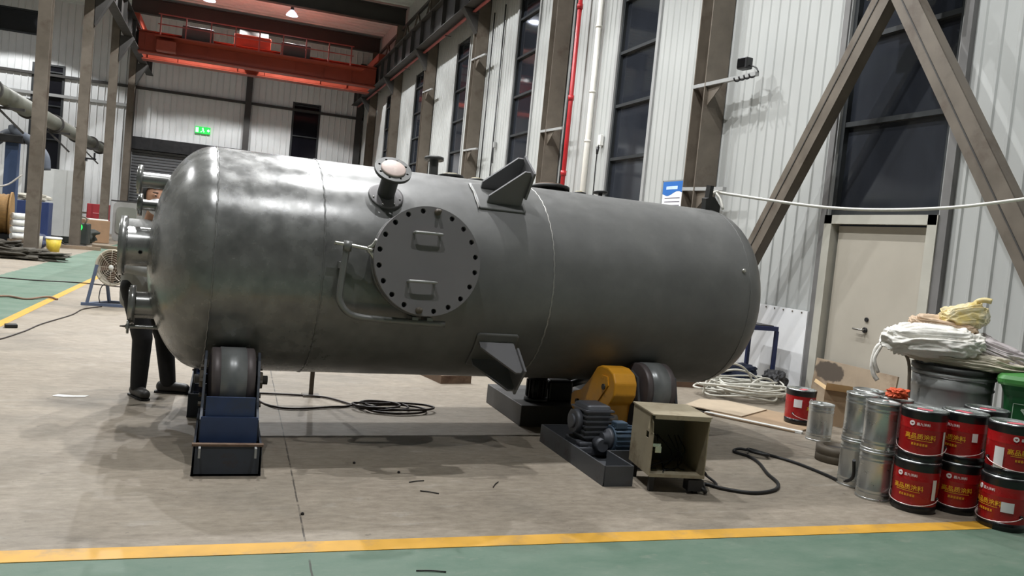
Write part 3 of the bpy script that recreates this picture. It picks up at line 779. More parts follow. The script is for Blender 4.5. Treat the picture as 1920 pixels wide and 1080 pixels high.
# --- support lugs
def lug(a1, a2, s0, s1, name, mat, L=-.075):
    am = (a1+a2)/2; half = math.radians(abs(a2-a1)/2)*R
    mp_ = [(L+.015, -half-.07), (.275, -half-.07), (.29, -half-.055), (.29, half+.055), (.275, half+.07), (L+.015, half+.07), (L, half+.055), (L, -half-.055)]
    # denser outline so the pad follows the curve
    dense = []
    for i, p in enumerate(mp_):
        q_ = mp_[(i+1) % len(mp_)]
        for k in range(8): dense.append((p[0]+(q_[0]-p[0])*k/8, p[1]+(q_[1]-p[1])*k/8))
    pad = shell_patch(dense, s0, am, .012, 'lug_pad', M_v, ves)
    l = None
    prof = [(0, R-.01), (0, R+.06), (.205, R+.285), (.245, R+.285), (.26, R+.26), (.26, R-.01)]
    rd = rad(am); tg = tang(am); base0 = ax(s0)
    parts = []
    for i, a in enumerate((a1, a2)):
        off = math.radians(a-am)*R*1.0
        f = lambda p, e: base0+D*p[0]+rd*(math.sqrt(max(0, p[1]**2-off*off)) if p[1] < R+.02 else p[1]-(.0))+tg*(off+e)
        mb = MB(); mb.prism(prof, lambda p: f(p, -.007), lambda p: f(p, .007)); parts.append(mb)
    first = parts[0].build('lug_gusset', mat, ves); parts[1].build('lug_gusset', mat, ves)
    mb = MB(); c = base0+D*.268+rd*(R+.185); Rm = Matrix((D, rd, tg)).transposed()
    mb.box(c, (.016, .215, 2*half+.06), Rm); mb.build('lug_base_plate', mat, ves)
M_lug = pm('lug_grey', (116,115,117), .45, .1, .06, 5)
lug(48.5, 62.5, 2.065, 2.33, 'top', M_lug)
lug(-46, -32, 2.05, 2.31, 'bottom', M_lug, -.025)
# chalk-white weld along the top pad edge
mb = MB(); mb.tube([shell_pt(1.988+.002*math.sin(k), 42.5+ (66-42.5)*k/14, R+.012) for k in range(15)], .004, 6, 1); mb.build('weld_seam', M_weld, ves)
# --- lifting lug and trunnion near the right end
mb = MB(); L0 = shell_pt(4.27, 88, 0)
lp = [(-.045, -.0), (.10, 0), (.10, .06), (.03, .13), (.0, .135), (.0, .225), (-.035, .225), (-.035, .12), (-.06, .11)]
mb.prism([(u, R-.02+h) for u, h in lp], lambda p: ax(4.25)+D*p[0]+rad(84)*p[1]-tang(84)*.03, lambda p: ax(4.25)+D*p[0]+rad(84)*p[1]+tang(84)*.03); mb.build('lifting_lug', M_blk, ves)
mb = MB(); mb.lathe(ax(4.19)+rad(20)*(R-.01), rad(20), [(.014,0), (.014,.03), (.008,.03), (.0,.031)], 10); mb.build('earthing_stud', pm('bright_rod', (190,188,180)), ves)

# ================================================================== ROLLER STANDS
M_blue = pm('stand_blue', (50,66,100), .5, 0, .2, 5, .1, rgb2=(60,66,76), amt=.4, scale2=4)
M_bluedark = pm('stand_dark_blue', (52,58,68), .55, 0, .2, 6, .1, rgb2=(60,46,38), amt=.36, scale2=6)
M_wheel = pm('wheel_rubber_grey', (86,84,86), .42, .1, .12, 8)
M_wheelrim = pm('wheel_rim_brown', (94,86,86), .5, .2, .15, 8)
M_tread = pm('wheel_tread', (126,128,128), .35, .25, .15, 8)
phi = math.radians(42); RC = .2; ROFF = (R+RC+.002)*math.sin(phi); RZ = Z0-(R+RC+.002)*math.cos(phi)
def roller(parent, s0, s1, n):
    c0 = D*s0+NN*(N0+n)+UU*RZ; ln = s1-s0
    mb = MB(); rm = .03
    mb.lathe(c0, D, [(.05,-.015), (RC-.012,0), (RC-.004,.004), (RC-.004,.05), (RC-.012,.056)], 56, True)
    mb.lathe(c0+D*(ln), -D, [(.05,-.015), (RC-.012,0), (RC-.004,.004), (RC-.004,.05), (RC-.012,.056)], 56, True)
    r = mb.build('roller', M_wheelrim, parent)
    mb = MB(); mb.lathe(c0+D*.045, D, [(RC-.02,0), (RC,.006), (RC,ln-.096), (RC-.02,ln-.09)], 56, False); mb.build('tread', M_tread, r)
    mb = MB(); mb.cyl(c0-D*.09, c0+D*(ln+.09), .028, .028, 16); mb.build('axle', M_steel_dark, r)
    return r
def idler(label, mirrored=False):
    sg = -1 if not mirrored else 1
    c = D*.44+NN*(N0+sg*ROFF); bx = c.x
    fy = c.y+sg*.54      # outer front of the stand
    t = thing('roller_stand', label, 'roller stand', (bx, c.y, 0))
    roller(t, .44-.125, .44+.125, sg*ROFF)
    Y = lambda d: fy-sg*d
    # base box: open-topped welded channel
    mb = MB(); mb.box((bx, (Y(0)+Y(.95))/2, .006), (.37, .95, .012)); mb.prism([(-.187, .0), (.187, .0), (.178, .17), (-.178, .17)], lambda p: V((bx+p[0], Y(0), p[1])), lambda p: V((bx+p[0], Y(-.0)-sg*.012, p[1])))
    for q in (-1, 1): mb.box((bx+q*.178, (Y(0)+Y(.95))/2, .085), (.012, .95, .17))
    mb.box((bx, Y(.945), .085), (.36, .012, .17)); mb.build('base', M_bluedark, t)
    mb = MB(); mb.box((bx, Y(.012), .176), (.38, .035, .012)); mb.build('edge_angle', M_rust, t)
    for q in (-1, 1):
        mb = MB(); mb.prism([(0,0), (.05,0), (0,-.055)], lambda p: V((bx+q*.148-.006, Y(.0+p[0]-.05), .17+p[1])), lambda p: V((bx+q*.148+.006, Y(.0+p[0]-.05), .17+p[1]))); mb.build('rib', M_reveal, t)
    # carriage: two stepped front plates and side cheeks
    mb = MB(); mb.box((bx, Y(.11), .235), (.31, .012, .15)); mb.box((bx, Y(.5), .165), (.3, .78, .012)); mb.build('front_plate', M_blue, t)
    mb = MB(); mb.box((bx, Y(.135), .335), (.268, .012, .17)); mb.build('step_plate', M_blue, t)
    for q in (-1, 1):
        mb = MB(); pl = [(.12, .17), (.86, .17), (.84, .3), (.70, .5), (.62, .58), (.54, .62), (.46, .58), (.38, .5), (.30, .36), (.13, .29)]
        mb.prism([p for p in pl], lambda p: V((bx+q*.155-.007, Y(p[0]), p[1])), lambda p: V((bx+q*.155+.007, Y(p[0]), p[1]))); ch = mb.build('cheek', M_bluedark, t)
        for dy, dz in ((-.07, .0), (.07, .0), (0, -.1), (-.08, -.14), (.02, .07)):
            mb = MB(); mb.cyl((bx+q*.162, c.y+sg*dy*-1, RZ+dz), (bx+q*.182, c.y-sg*dy, RZ+dz), .014, .014, 6, True, False); mb.build('bolt', M_steel, ch)
        mb = MB(); mb.cyl((bx+q*.158, c.y, RZ), (bx+q*.185, c.y, RZ), .055, .05, 18); mb.build('bearing', M_steel, ch)
    return t
idler('blue roller stand with grey wheel under the left front of the vessel')
idler('blue roller stand behind, under the left rear of the vessel', True)

# powered stand, front right
M_base = pm('drive_base_grey', (74,76,80), .5, .1, .2, 5, .1, rgb2=(62,50,44), amt=.42, scale2=5)
M_guard = pm('guard_yellow', (220,154,36), .5, 0, .12, 6, .08, rgb2=(120,84,34), amt=.34, scale2=8)
M_motor = pm('motor_blue_grey', (78,96,114), .45, .2, .15, 8, .08, rgb2=(70,66,62), amt=.4, scale2=8)
M_gear = pm('gearbox_grey', (88,90,96), .5, .2, .15, 8)
SD = 3.475   # roller centre along the vessel
ds = thing('drive_roller_stand', 'powered roller stand with yellow chain guard under the right front of the vessel', 'roller stand', (2.75, 5.2, 0))
roller(ds, SD-.125, SD+.125, -ROFF)
mb = MB()
mb.box((2.815, 5.23, .012), (.97, .72, .024))
mb.box((2.43, 4.69, .012), (.2, .37, .024))
def wallbox(a, b, h=.13, th=.012):
    a, b = V((*a, 0)), V((*b, 0)); mb.bar(a+UU*h/2, b+UU*h/2, th, h) if False else None
    d = (b-a); c = (a+b)/2+UU*h/2; ang = math.atan2(d.y, d.x); mb.box(c, (d.length, th, h), rotz(ang))
for a, b in (((2.335, 4.505), (2.335, 5.59)), ((2.335, 4.505), (2.53, 4.505)), ((2.53, 4.505), (2.53, 4.87)), ((2.53, 4.87), (3.3, 4.87)), ((3.3, 4.87), (3.3, 5.59)), ((3.3, 5.59), (2.335, 5.59))): wallbox(a, b)
mb.build('base_tray', M_base, ds)
for q in (-1, 1):
    c = D*(SD+q*.165)+NN*(N0-ROFF)
    mb = MB(); f = lambda p, e: c+NN*p[0]+UU*p[1]+D*e
    mb.prism([(-.26, .024), (.26, .024), (.2, .2), (.1, RZ+.1), (.0, RZ+.14), (-.1, RZ+.1), (-.2, .2)], lambda p: f(p, -.01), lambda p: f(p, .01)); mb.build('cheek', M_base, ds)
g = lambda p, s: D*s+NN*(N0+p[0])+UU*(Z0+p[1])
gp = [(-.60,-.555), (-.66,-.535), (-.76,-.535), (-.84,-.565), (-.885,-.63), (-.885,-.72), (-.85,-.775), (-.80,-.80), (-.80,-1.03), (-.64,-1.03), (-.63,-.93), (-.30,-.965), (-.235,-.92), (-.235,-.83), (-.28,-.80), (-.40,-.78), (-.52,-.66)]
mb = MB(); mb.prism(gp, lambda p: g(p, 3.03), lambda p: g(p, 3.215))
bmesh.ops.bevel(mb.bm, geom=[e for e in mb.bm.edges], offset=.012, segments=2, affect='EDGES', profile=.5)
gd = mb.build('chain_guard', M_guard, ds)
mb = MB(); gp2 = [(-.70,-.60), (-.78,-.60), (-.80,-.66), (-.62,-.86), (-.54,-.86), (-.56,-.80)]
mb.prism(gp2, lambda p: g(p, 3.022), lambda p: g(p, 3.032)); mb.build('guard_rib', M_guard, gd)
mb = MB(); mb.cyl(g((-.745,-.68), 3.012), g((-.745,-.68), 3.032), .022, .022, 12); mb.cyl(g((-.36,-.87), 3.012), g((-.36,-.87), 3.032), .02, .02, 12); mb.build('guard_bolt', M_steel_dark, gd)
# worm gearbox with cooling ribs
gc = D*2.88+NN*(N0-.86)
mb = MB(); mb.box(gc+UU*.25, (.2, .22, .26), rotz(TA), bev=.03)
for k in range(6): mb.box(gc+UU*(.16+.036*k)-NN*.005, (.225, .235, .012), rotz(TA))
mb.box(gc+UU*.075, (.26, .26, .1), rotz(TA), bev=.01); gb = mb.build('gearbox', M_gear, ds)
mb = MB(); mb.cyl(gc+UU*.25-D*.11, gc+UU*.25-D*.15, .085, .08, 24); mb.cyl(gc+UU*.25-D*.15, gc+UU*.25-D*.165, .05, .045, 18); mb.build('gearbox_cover', M_gear, gb)
mb = MB(); mb.cyl(gc+UU*.26+D*.1, gc+UU*.26+D*.2, .035, .035, 16); mb.build('output_shaft', M_steel, gb)
# electric motor
mc = D*3.0+NN*(N0-1.03)+UU*.165
mb = MB(); mb.cyl(mc-D*.06-NN*.0, mc-NN*.0+D*.11, .085, .085, 28)
for k in range(18):
    a = 2*PI*k/18; mb.box(mc+D*.025+NN*math.cos(a)*.088+UU*math.sin(a)*.088, (.15, .02, .006), rotz(TA) @ Matrix.Rotation(a, 3, 'X'))
mb.box(mc-UU*.1, (.14, .15, .05), rotz(TA)); mo_ = mb.build('motor', M_motor, ds)
mb = MB(); mb.lathe(mc+D*.11, D, [(.09,0), (.088,.04), (.05,.055), (0,.056)], 28); mb.build('fan_cowl', M_motor, mo_)
mb = MB(); mb.box(mc+UU*.1-NN*.02, (.09, .08, .05), rotz(TA), bev=.008); mb.build('terminal_box', M_motor, mo_)
mb = MB(); mb.lathe(mc-D*.06, -D, [(.07,0), (.065,.02), (.04,.025), (.04,.06)], 24); mb.build('coupling', M_gear, mo_)
mb = MB(); mb.cyl(gc-NN*.12+UU*.12, gc-NN*.2+UU*.12, .05, .045, 20); mb.build('worm_cover', M_gear, gb)
mb = MB(); mb.box(D*2.76+NN*(N0-.98)+UU*.075, (.12, .1, .05), rotz(TA), bev=.01); mb.box(D*2.76+NN*(N0-.98)+UU*.115, (.07, .06, .03), rotz(TA), bev=.01); mb.build('brake_unit', M_gear, ds)
# powered stand, rear right
rs = thing('drive_roller_stand', 'dark roller stand with small motor under the right rear of the vessel', 'roller stand', (2.85, 6.5, 0))
roller(rs, SD-.125, SD+.125, ROFF)
mb = MB(); mb.box((2.82, 6.5, .085), (.97, .9, .17), bev=.006); mb.build('base_box', pm('rear_base_grey', (70,69,68), .6, .1, .15, 5), rs)
for q in (-1, 1):
    c = D*(SD+q*.165)+NN*(N0+ROFF); f = lambda p, e: c+NN*p[0]+UU*p[1]+D*e
    mb = MB(); mb.prism([(-.2, .17), (.2, .17), (.1, RZ+.1), (.0, RZ+.14), (-.1, RZ+.1)], lambda p: f(p, -.01), lambda p: f(p, .01)); mb.build('cheek', M_base, rs)
mb = MB(); mb.cyl((2.53, 6.25, .175), (2.53, 6.25, .2), .1, .1, 20); mb.cyl((2.53, 6.25, .2), (2.53, 6.25, .36), .075, .075, 20)
for k in range(14): a = 2*PI*k/14; mb.box((2.53+.08*math.cos(a), 6.25+.08*math.sin(a), .28), (.02, .006, .14), rotz(a))
mb.lathe((2.53, 6.25, .36), (0,0,1), [(.085,0), (.085,.05), (.04,.062), (0,.062)], 20); mb.build('motor', M_blackmetal, rs)
mb = MB(); mb.box((2.74, 6.3, .26), (.22, .16, .18), bev=.02); mb.cyl((2.58, 6.28, .3), (2.66, 6.29, .3), .04, .04, 14); mb.cyl((2.84, 6.32, .3), (3.05, 6.4, .34), .03, .03, 12); mb.build('gearbox', M_blackmetal, rs)

# ================================================================== CONTROL CABINET
M_cab = pm('cabinet_dirty_beige', (150,140,118), .6, .05, .14, 5, .08, rgb2=(104,88,66), amt=.45, scale2=4)
M_cabin = pm('cabinet_inside', (84,82,72), .65, 0, .15, 5)
cb = thing('control_cabinet', 'dirty beige open electrical cabinet beside the yellow guard', 'cabinet', (2.57, 4.38, 0))
A9 = math.radians(-8.5); Rc = rotz(A9)
def CP(u, v, z): return V((2.572, 4.375, 0))+Rc @ V((u, v, 0))+UU*z
CW, CD, CB, CT = .365, .38, .105, .485
def cbox(mb, u0, u1, v0, v1, z0, z1): mb.box(CP((u0+u1)/2, (v0+v1)/2, (z0+z1)/2), (abs(u1-u0), abs(v1-v0), abs(z1-z0)), Rc)
mb = MB(); cbox(mb, 0, CW, .006, CD, CB, CB+.006); cbox(mb, CW-.006, CW, .0, CD, CB, CT); cbox(mb, 0, CW, CD-.006, CD, CB, CT)
cbox(mb, 0, CW, -.004, .004, CB-.004, CB+.016)
mb.build('body', M_cab, cb)
# side sheet with a square cut-out and a bent front corner
mb = MB()
prof = [(0, CB), (CD, CB), (CD, CT), (.06, CT), (.05, CT-.03), (.02, CT-.05), (.012, CT-.11), (.0, CT-.115)]
mb.plate_holes(prof, [[(.07, .365), (.12, .365), (.12, .325), (.07, .325)]], lambda p: CP(-.001, p[0], p[1]), lambda p: CP(.005, p[0], p[1])); mb.build('side_panel', M_cab, cb)
mb = MB(); mb.face([CP(-.002, .06, CT-.005), CP(-.025, .01, CT-.02), CP(-.03, -.01, CT-.10), CP(-.004, .015, CT-.115)]); mb.face([CP(-.002, .06, CT-.005), CP(-.004, .015, CT-.115), CP(-.02, .05, CT-.09)]); mb.build('bent_flap', M_cab, cb)
mb = MB(); mb.prism([(-.012, -.01), (CW+.008, -.01), (CW+.008, CD), (-.012, CD)], lambda p: CP(p[0], p[1], CT), lambda p: CP(p[0], p[1], CT+.008)); cbox(mb, 0, CW, -.012, -.004, CT-.02, CT+.002); mb.build('lid', M_cab, cb)
mb = MB(); cbox(mb, .006, CW-.006, CD-.014, CD-.007, CB+.006, CT-.006); mb.build('back_plate', M_cabin, cb)
mb = MB(); cbox(mb, .01, .09, .08, .16, .27, .29); cbox(mb, .015, .03, .07, .15, .29, .33); cbox(mb, .06, .1, .09, .15, .23, .27); mb.build('terminal_block', M_gal, cb)
mb = MB()
for k in range(6):
    r_ = random.Random(k); mb.tube([CP(.1+.2*r_.random(), .3, .3), CP(.12+.2*r_.random(), .22, .2), CP(.05+.26*r_.random(), .16, .125), CP(.08+.22*r_.random(), .05+.1*r_.random(), .118)], .004, 6, 5)
mb.build('wiring', M_blackmetal, cb)
for u, v in ((.02, .03), (CW-.05, .03), (.02, CD-.04), (CW-.05, CD-.04)):
    mb = MB(); cbox(mb, u, u+.03, v, v+.03, .0, CB); mb.build('leg', M_blackmetal, cb)
mb = MB(); cbox(mb, CW-.1, CW+.0, .0, .08, .02, .09); mb.build('cable_gland', M_blackmetal, cb)
mb = MB(); mb.cyl(CP(CW, .03, CT-.08), CP(CW+.012, .03, CT-.08), .012, .012, 10); mb.build('hinge', M_cab, cb)

# ================================================================== CABLES AND HOSES ON THE FLOOR
def cable(name, pts, r, mat, label, cat='cable', seg=8, sub=8):
    mb = MB(); mb.tube(pts, r, seg, sub); return tag(mb.build(name, mat), label, cat)
z_ = .012
cable('power_cable', [CP(CW-.02, .04, .06), CP(CW+.02, .0, .02), (3.06, 4.5, z_), (3.14, 4.4, z_), (3.3, 4.31, z_), (3.5, 4.36, z_), (3.64, 4.5, z_), (3.72, 4.72, z_), (3.84, 4.98, z_), (3.88, 5.16, z_), (3.84, 5.3, z_), (3.93, 5.34, z_+.01), (4.06, 5.24, z_), (4.02, 5.12, z_+.02), (3.92, 5.2, z_+.03), (3.98, 5.3, z_+.02), (4.1, 5.2, z_), (4.18, 4.98, z_), (4.2, 4.7, z_), (4.18, 4.51, z_+.01), (4.17, 4.4, .08), (4.1, 4.33, .22)], .0115, M_black, 'black power cable looping from open cabinet to the silver cans')
cable('power_cable', [CP(CW, .1, .16), CP(CW+.06, .1, .1), (3.12, 4.62, .05), (3.16, 4.52, z_), (3.1, 4.44, z_)], .009, M_black, 'short black lead hanging from the cabinet\'s right side')
M_dcable = pm('dark_brown_cable', (42,30,26), .5, 0, .1)
loop = [(.33, 7.02, z_), (.7, 6.98, z_), (.9, 6.92, z_), (1.05, 6.72, z_), (1.15, 6.52, z_)]
def ell(cx, cy, rx, ry, a0, n, z, ph=0):
    return [(cx+rx*math.cos(a0+2*PI*k/n), cy+ry*math.sin(a0+2*PI*k/n), z) for k in range(n)]
loop += ell(1.42, 6.5, .25, .16, PI, 9, z_+.006)+ell(1.33, 6.56, .2, .16, PI, 9, z_+.016)+ell(1.48, 6.52, .26, .13, PI, 8, z_+.024)+ell(1.27, 6.55, .19, .13, PI*.9, 8, z_+.03)
loop += [(1.05, 6.6, z_), (.9, 6.55, z_), (.65, 6.46, z_), (.48, 6.5, z_), (.36, 6.72, z_), (.33, 6.85, z_+.1)]
cable('power_cable', loop, .009, M_dcable, 'dark cable coiled on floor beneath the vessel behind left stand')
cable('floor_cable', [(-2.6, 8.2, .008), (-2.1, 9.1, .008), (-1.95, 9.9, .008), (-1.9, 10.6, .008), (-1.75, 11.6, .008), (-1.72, 12.3, .008), (-1.55, 12.75, .008)], .008, M_dcable, 'thin dark cable trailing over floor to the drum fan')
cable('floor_cable', [(-4.6, 16.6, .01), (-3.2, 16.2, .01), (-2.4, 16.3, .01), (-1.6, 16.0, .01), (-1.0, 15.9, .01)], .01, M_dcable, 'dark cable crossing the left green aisle behind the fan')
# white hose strung from the vessel
mb = MB(); hp = [shell_pt(4.27, 84, R+.14), shell_pt(4.31, 84, R+.16), V((4.05, 6.05, 2.05)), V((4.5, 5.3, 1.974)), V((4.85, 4.65, 2.0)), V((5.15, 4.12, 2.1)), V((5.62, 3.55, 2.26)), V((6.0, 3.2, 2.4))]
mb.tube(hp, .012, 10, 10); ho = tag(mb.build('white_hose', M_pvc), 'white hose strung from vessel\'s right end across to the braces', 'hose')
mb = MB(); mb.tube([shell_pt(4.3, 84, R+.15), shell_pt(4.315, 80, R+.1), shell_pt(4.32, 76, R+.03)], .012, 8, 4); mb.build('hose_tail', M_pvc, ho)
# coil of white hose by the wall
M_hose = pm('dirty_white_hose', (196,194,184), .5, 0, .1)
rr = random.Random(11); pts = []
for k in range(15*11):
    a = 2*PI*k/11; i = k/11
    pts.append((5.55+.1*math.sin(i*1.9)+(.42+.1*math.sin(i*2.7))*math.cos(a), 7.6+.1*math.cos(i*1.3)+(.28+.08*math.cos(i*3.1))*math.sin(a), .02+.012*i*.8+.03*abs(math.sin(i*2.3+a))))
hc = thing('hose_coil', 'tangled coil of dirty white hose on floor right of the vessel', 'hose', (5.55, 7.6, 0))
mb = MB(); mb.tube(pts, .011, 6, 3); mb.build('coil', M_hose, hc)
for (x, y, w, h, tl) in ((5.35, 7.6, .38, .34, .2), (5.5, 7.7, .34, .26, -.1), (5.75, 7.55, .3, .2, .3)):
    mb = MB(); mb.tube([(x+w*math.cos(PI*k/8), y+tl*math.cos(PI*k/8)*.4, .03+h*math.sin(PI*k/8)) for k in range(9)], .012, 8, 3); mb.build('loop', M_hose, hc)
# folded blue and black tarps behind the coil
def lump(name, c, s, mat, label, cat, seed, amp=.25, parent=None, rot=0, flat=.0, sc=2.2, n=5):
    t = bmesh.new(); bmesh.ops.create_icosphere(t, subdivisions=n, radius=1)
    of = V((seed*3.1, seed*1.7, seed*.9)); Rr = rotz(rot)
    for v in t.verts:
        p = v.co.copy(); q = V((math.copysign(abs(p.x)**.75, p.x), math.copysign(abs(p.y)**.75, p.y), math.copysign(abs(p.z)**.8, p.z)))
        nz = noise.noise(p*sc+of); rd = 1-abs(noise.noise(p*sc*1.6+of*2)); fine = noise.noise(p*sc*4.5+of)
        k = 1+amp*(nz*.9+(rd-.6)*.8)+amp*.22*fine
        q = V((q.x*s[0], q.y*s[1], q.z*s[2]))*k
        if q.z < -s[2]*(1-flat): q.z = -s[2]*(1-flat)
        v.co = Rr @ q+V(c)
    for f in t.faces: f.smooth = True
    mb = MB(); mb._merge(t)
    o = mb.build(name, mat, parent)
    if parent is None: tag(o, label, cat)
    return o
lump('tarpaulin', (5.8, 8.36, .12), (.4, .22, .14), pm('navy_tarp', (30,40,66), .6, 0, .2), 'folded navy blue tarpaulin behind the white hose coil', 'tarpaulin', 3, .35, flat=.1)
lump('tarpaulin', (6.14, 7.86, .13), (.24, .12, .14), pm('black_tarp', (42,42,44), .6, 0, .2), 'heap of black sheeting at foot of the white wall sheet', 'tarpaulin', 5, .35, rot=.7, flat=.1)
# blue steel work frame behind the right end
t = thing('work_table', 'dark blue steel frame table behind the vessel\'s right end', 'table', (5.85, 8.35, 0))
M_navy = pm('navy_frame', (34,44,84), .45, .1, .1)
mb = MB()
mb.bar((5.3, 8.1, .74), (6.28, 8.1, .74), .05, .05); mb.bar((5.3, 8.62, .74), (6.28, 8.62, .74), .05, .05); mb.bar((5.3, 8.1, .74), (5.3, 8.62, .74), .05, .05); mb.bar((6.28, 8.1, .74), (6.28, 8.62, .74), .05, .05)
mb.build('top_frame', M_navy, t)
for x, y in ((5.3, 8.1), (6.28, 8.1), (5.3, 8.62), (6.28, 8.62)):
    mb = MB(); mb.bar((x, y, 0), (x, y, .715), .04, .04); mb.build('leg', M_navy, t)
mb = MB(); mb.box((5.79, 8.36, .77), (.9, .5, .015)); mb.build('table_top', M_steel_dark, t)
mb = MB(); mb.box((5.5, 9.55, .42), (.9, .05, .8), Matrix.Rotation(.25, 3, 'X')); tag(mb.build('plastic_sheet', pm('clear_sheet', (150,150,152), .3, 0, .15, 3)), 'grey sheet leaning behind the blue frame table', 'panel')
# strip of timber and rusty plate under the vessel
mb = MB(); mb.box((2.2, 8.25, .04), (.34, .9, .08), rotz(.2)); tag(mb.build('steel_plate', M_rust), 'rusty plate on floor behind the vessel near lower lug', 'plate')
mb = MB(); mb.box((5.1, 8.15, .045), (1.1, .12, .09), rotz(-.12)); tag(mb.build('timber_beam', pm('brown_timber', (96,74,58), .8, 0, .2, 5, stretch=(1,6,1))), 'brown timber beam on floor behind the vessel\'s right end', 'timber')
t = thing('steel_post', 'thin grey steel post standing behind the vessel near left stand', 'post', (.79, 7.02, 0))
mb = MB(); mb.bar((.79, 7.02, .01), (.79, 7.02, 1.1), .035, .035); mb.build('tube', M_steel, t)
mb = MB(); mb.box((.79, 7.02, .006), (.14, .14, .012)); mb.build('foot_plate', M_steel, t)
# flattened cardboard sheets
def sheet(pts, z, th, mat, label):
    mb = MB(); mb.prism(pts, lambda p: V((p[0], p[1], z+p[2] if len(p) > 2 else z)), lambda p: V((p[0], p[1], z+th+(p[2] if len(p) > 2 else 0)))); return tag(mb.build('cardboard_sheet', mat), label, 'cardboard')
sheet([(4.45, 6.68), (4.95, 5.98), (5.72, 6.32), (5.2, 7.1)], .004, .012, M_card, 'flattened cardboard sheet on floor under the lone red pail')
sheet([(4.42, 6.98), (4.75, 6.5), (5.3, 6.85), (5.1, 7.25), (4.8, 7.3)], .018, .01, pm('pale_cardboard', (178,162,140), .8, 0, .1), 'paler cardboard sheet lying next to the white hose coil')
mb = MB(); mb.box((4.75, 6.33, .012), (.06, .92, .02), rotz(.62)); tag(mb.build('white_board', M_white), 'white board strip along front edge of the cardboard sheets', 'board')
mb = MB(); mb.box((4.4, 6.83, .01), (.03, .5, .016), rotz(.5)); tag(mb.build('steel_strip', M_blackmetal), 'thin black steel strip at left of the cardboard sheets', 'strip')

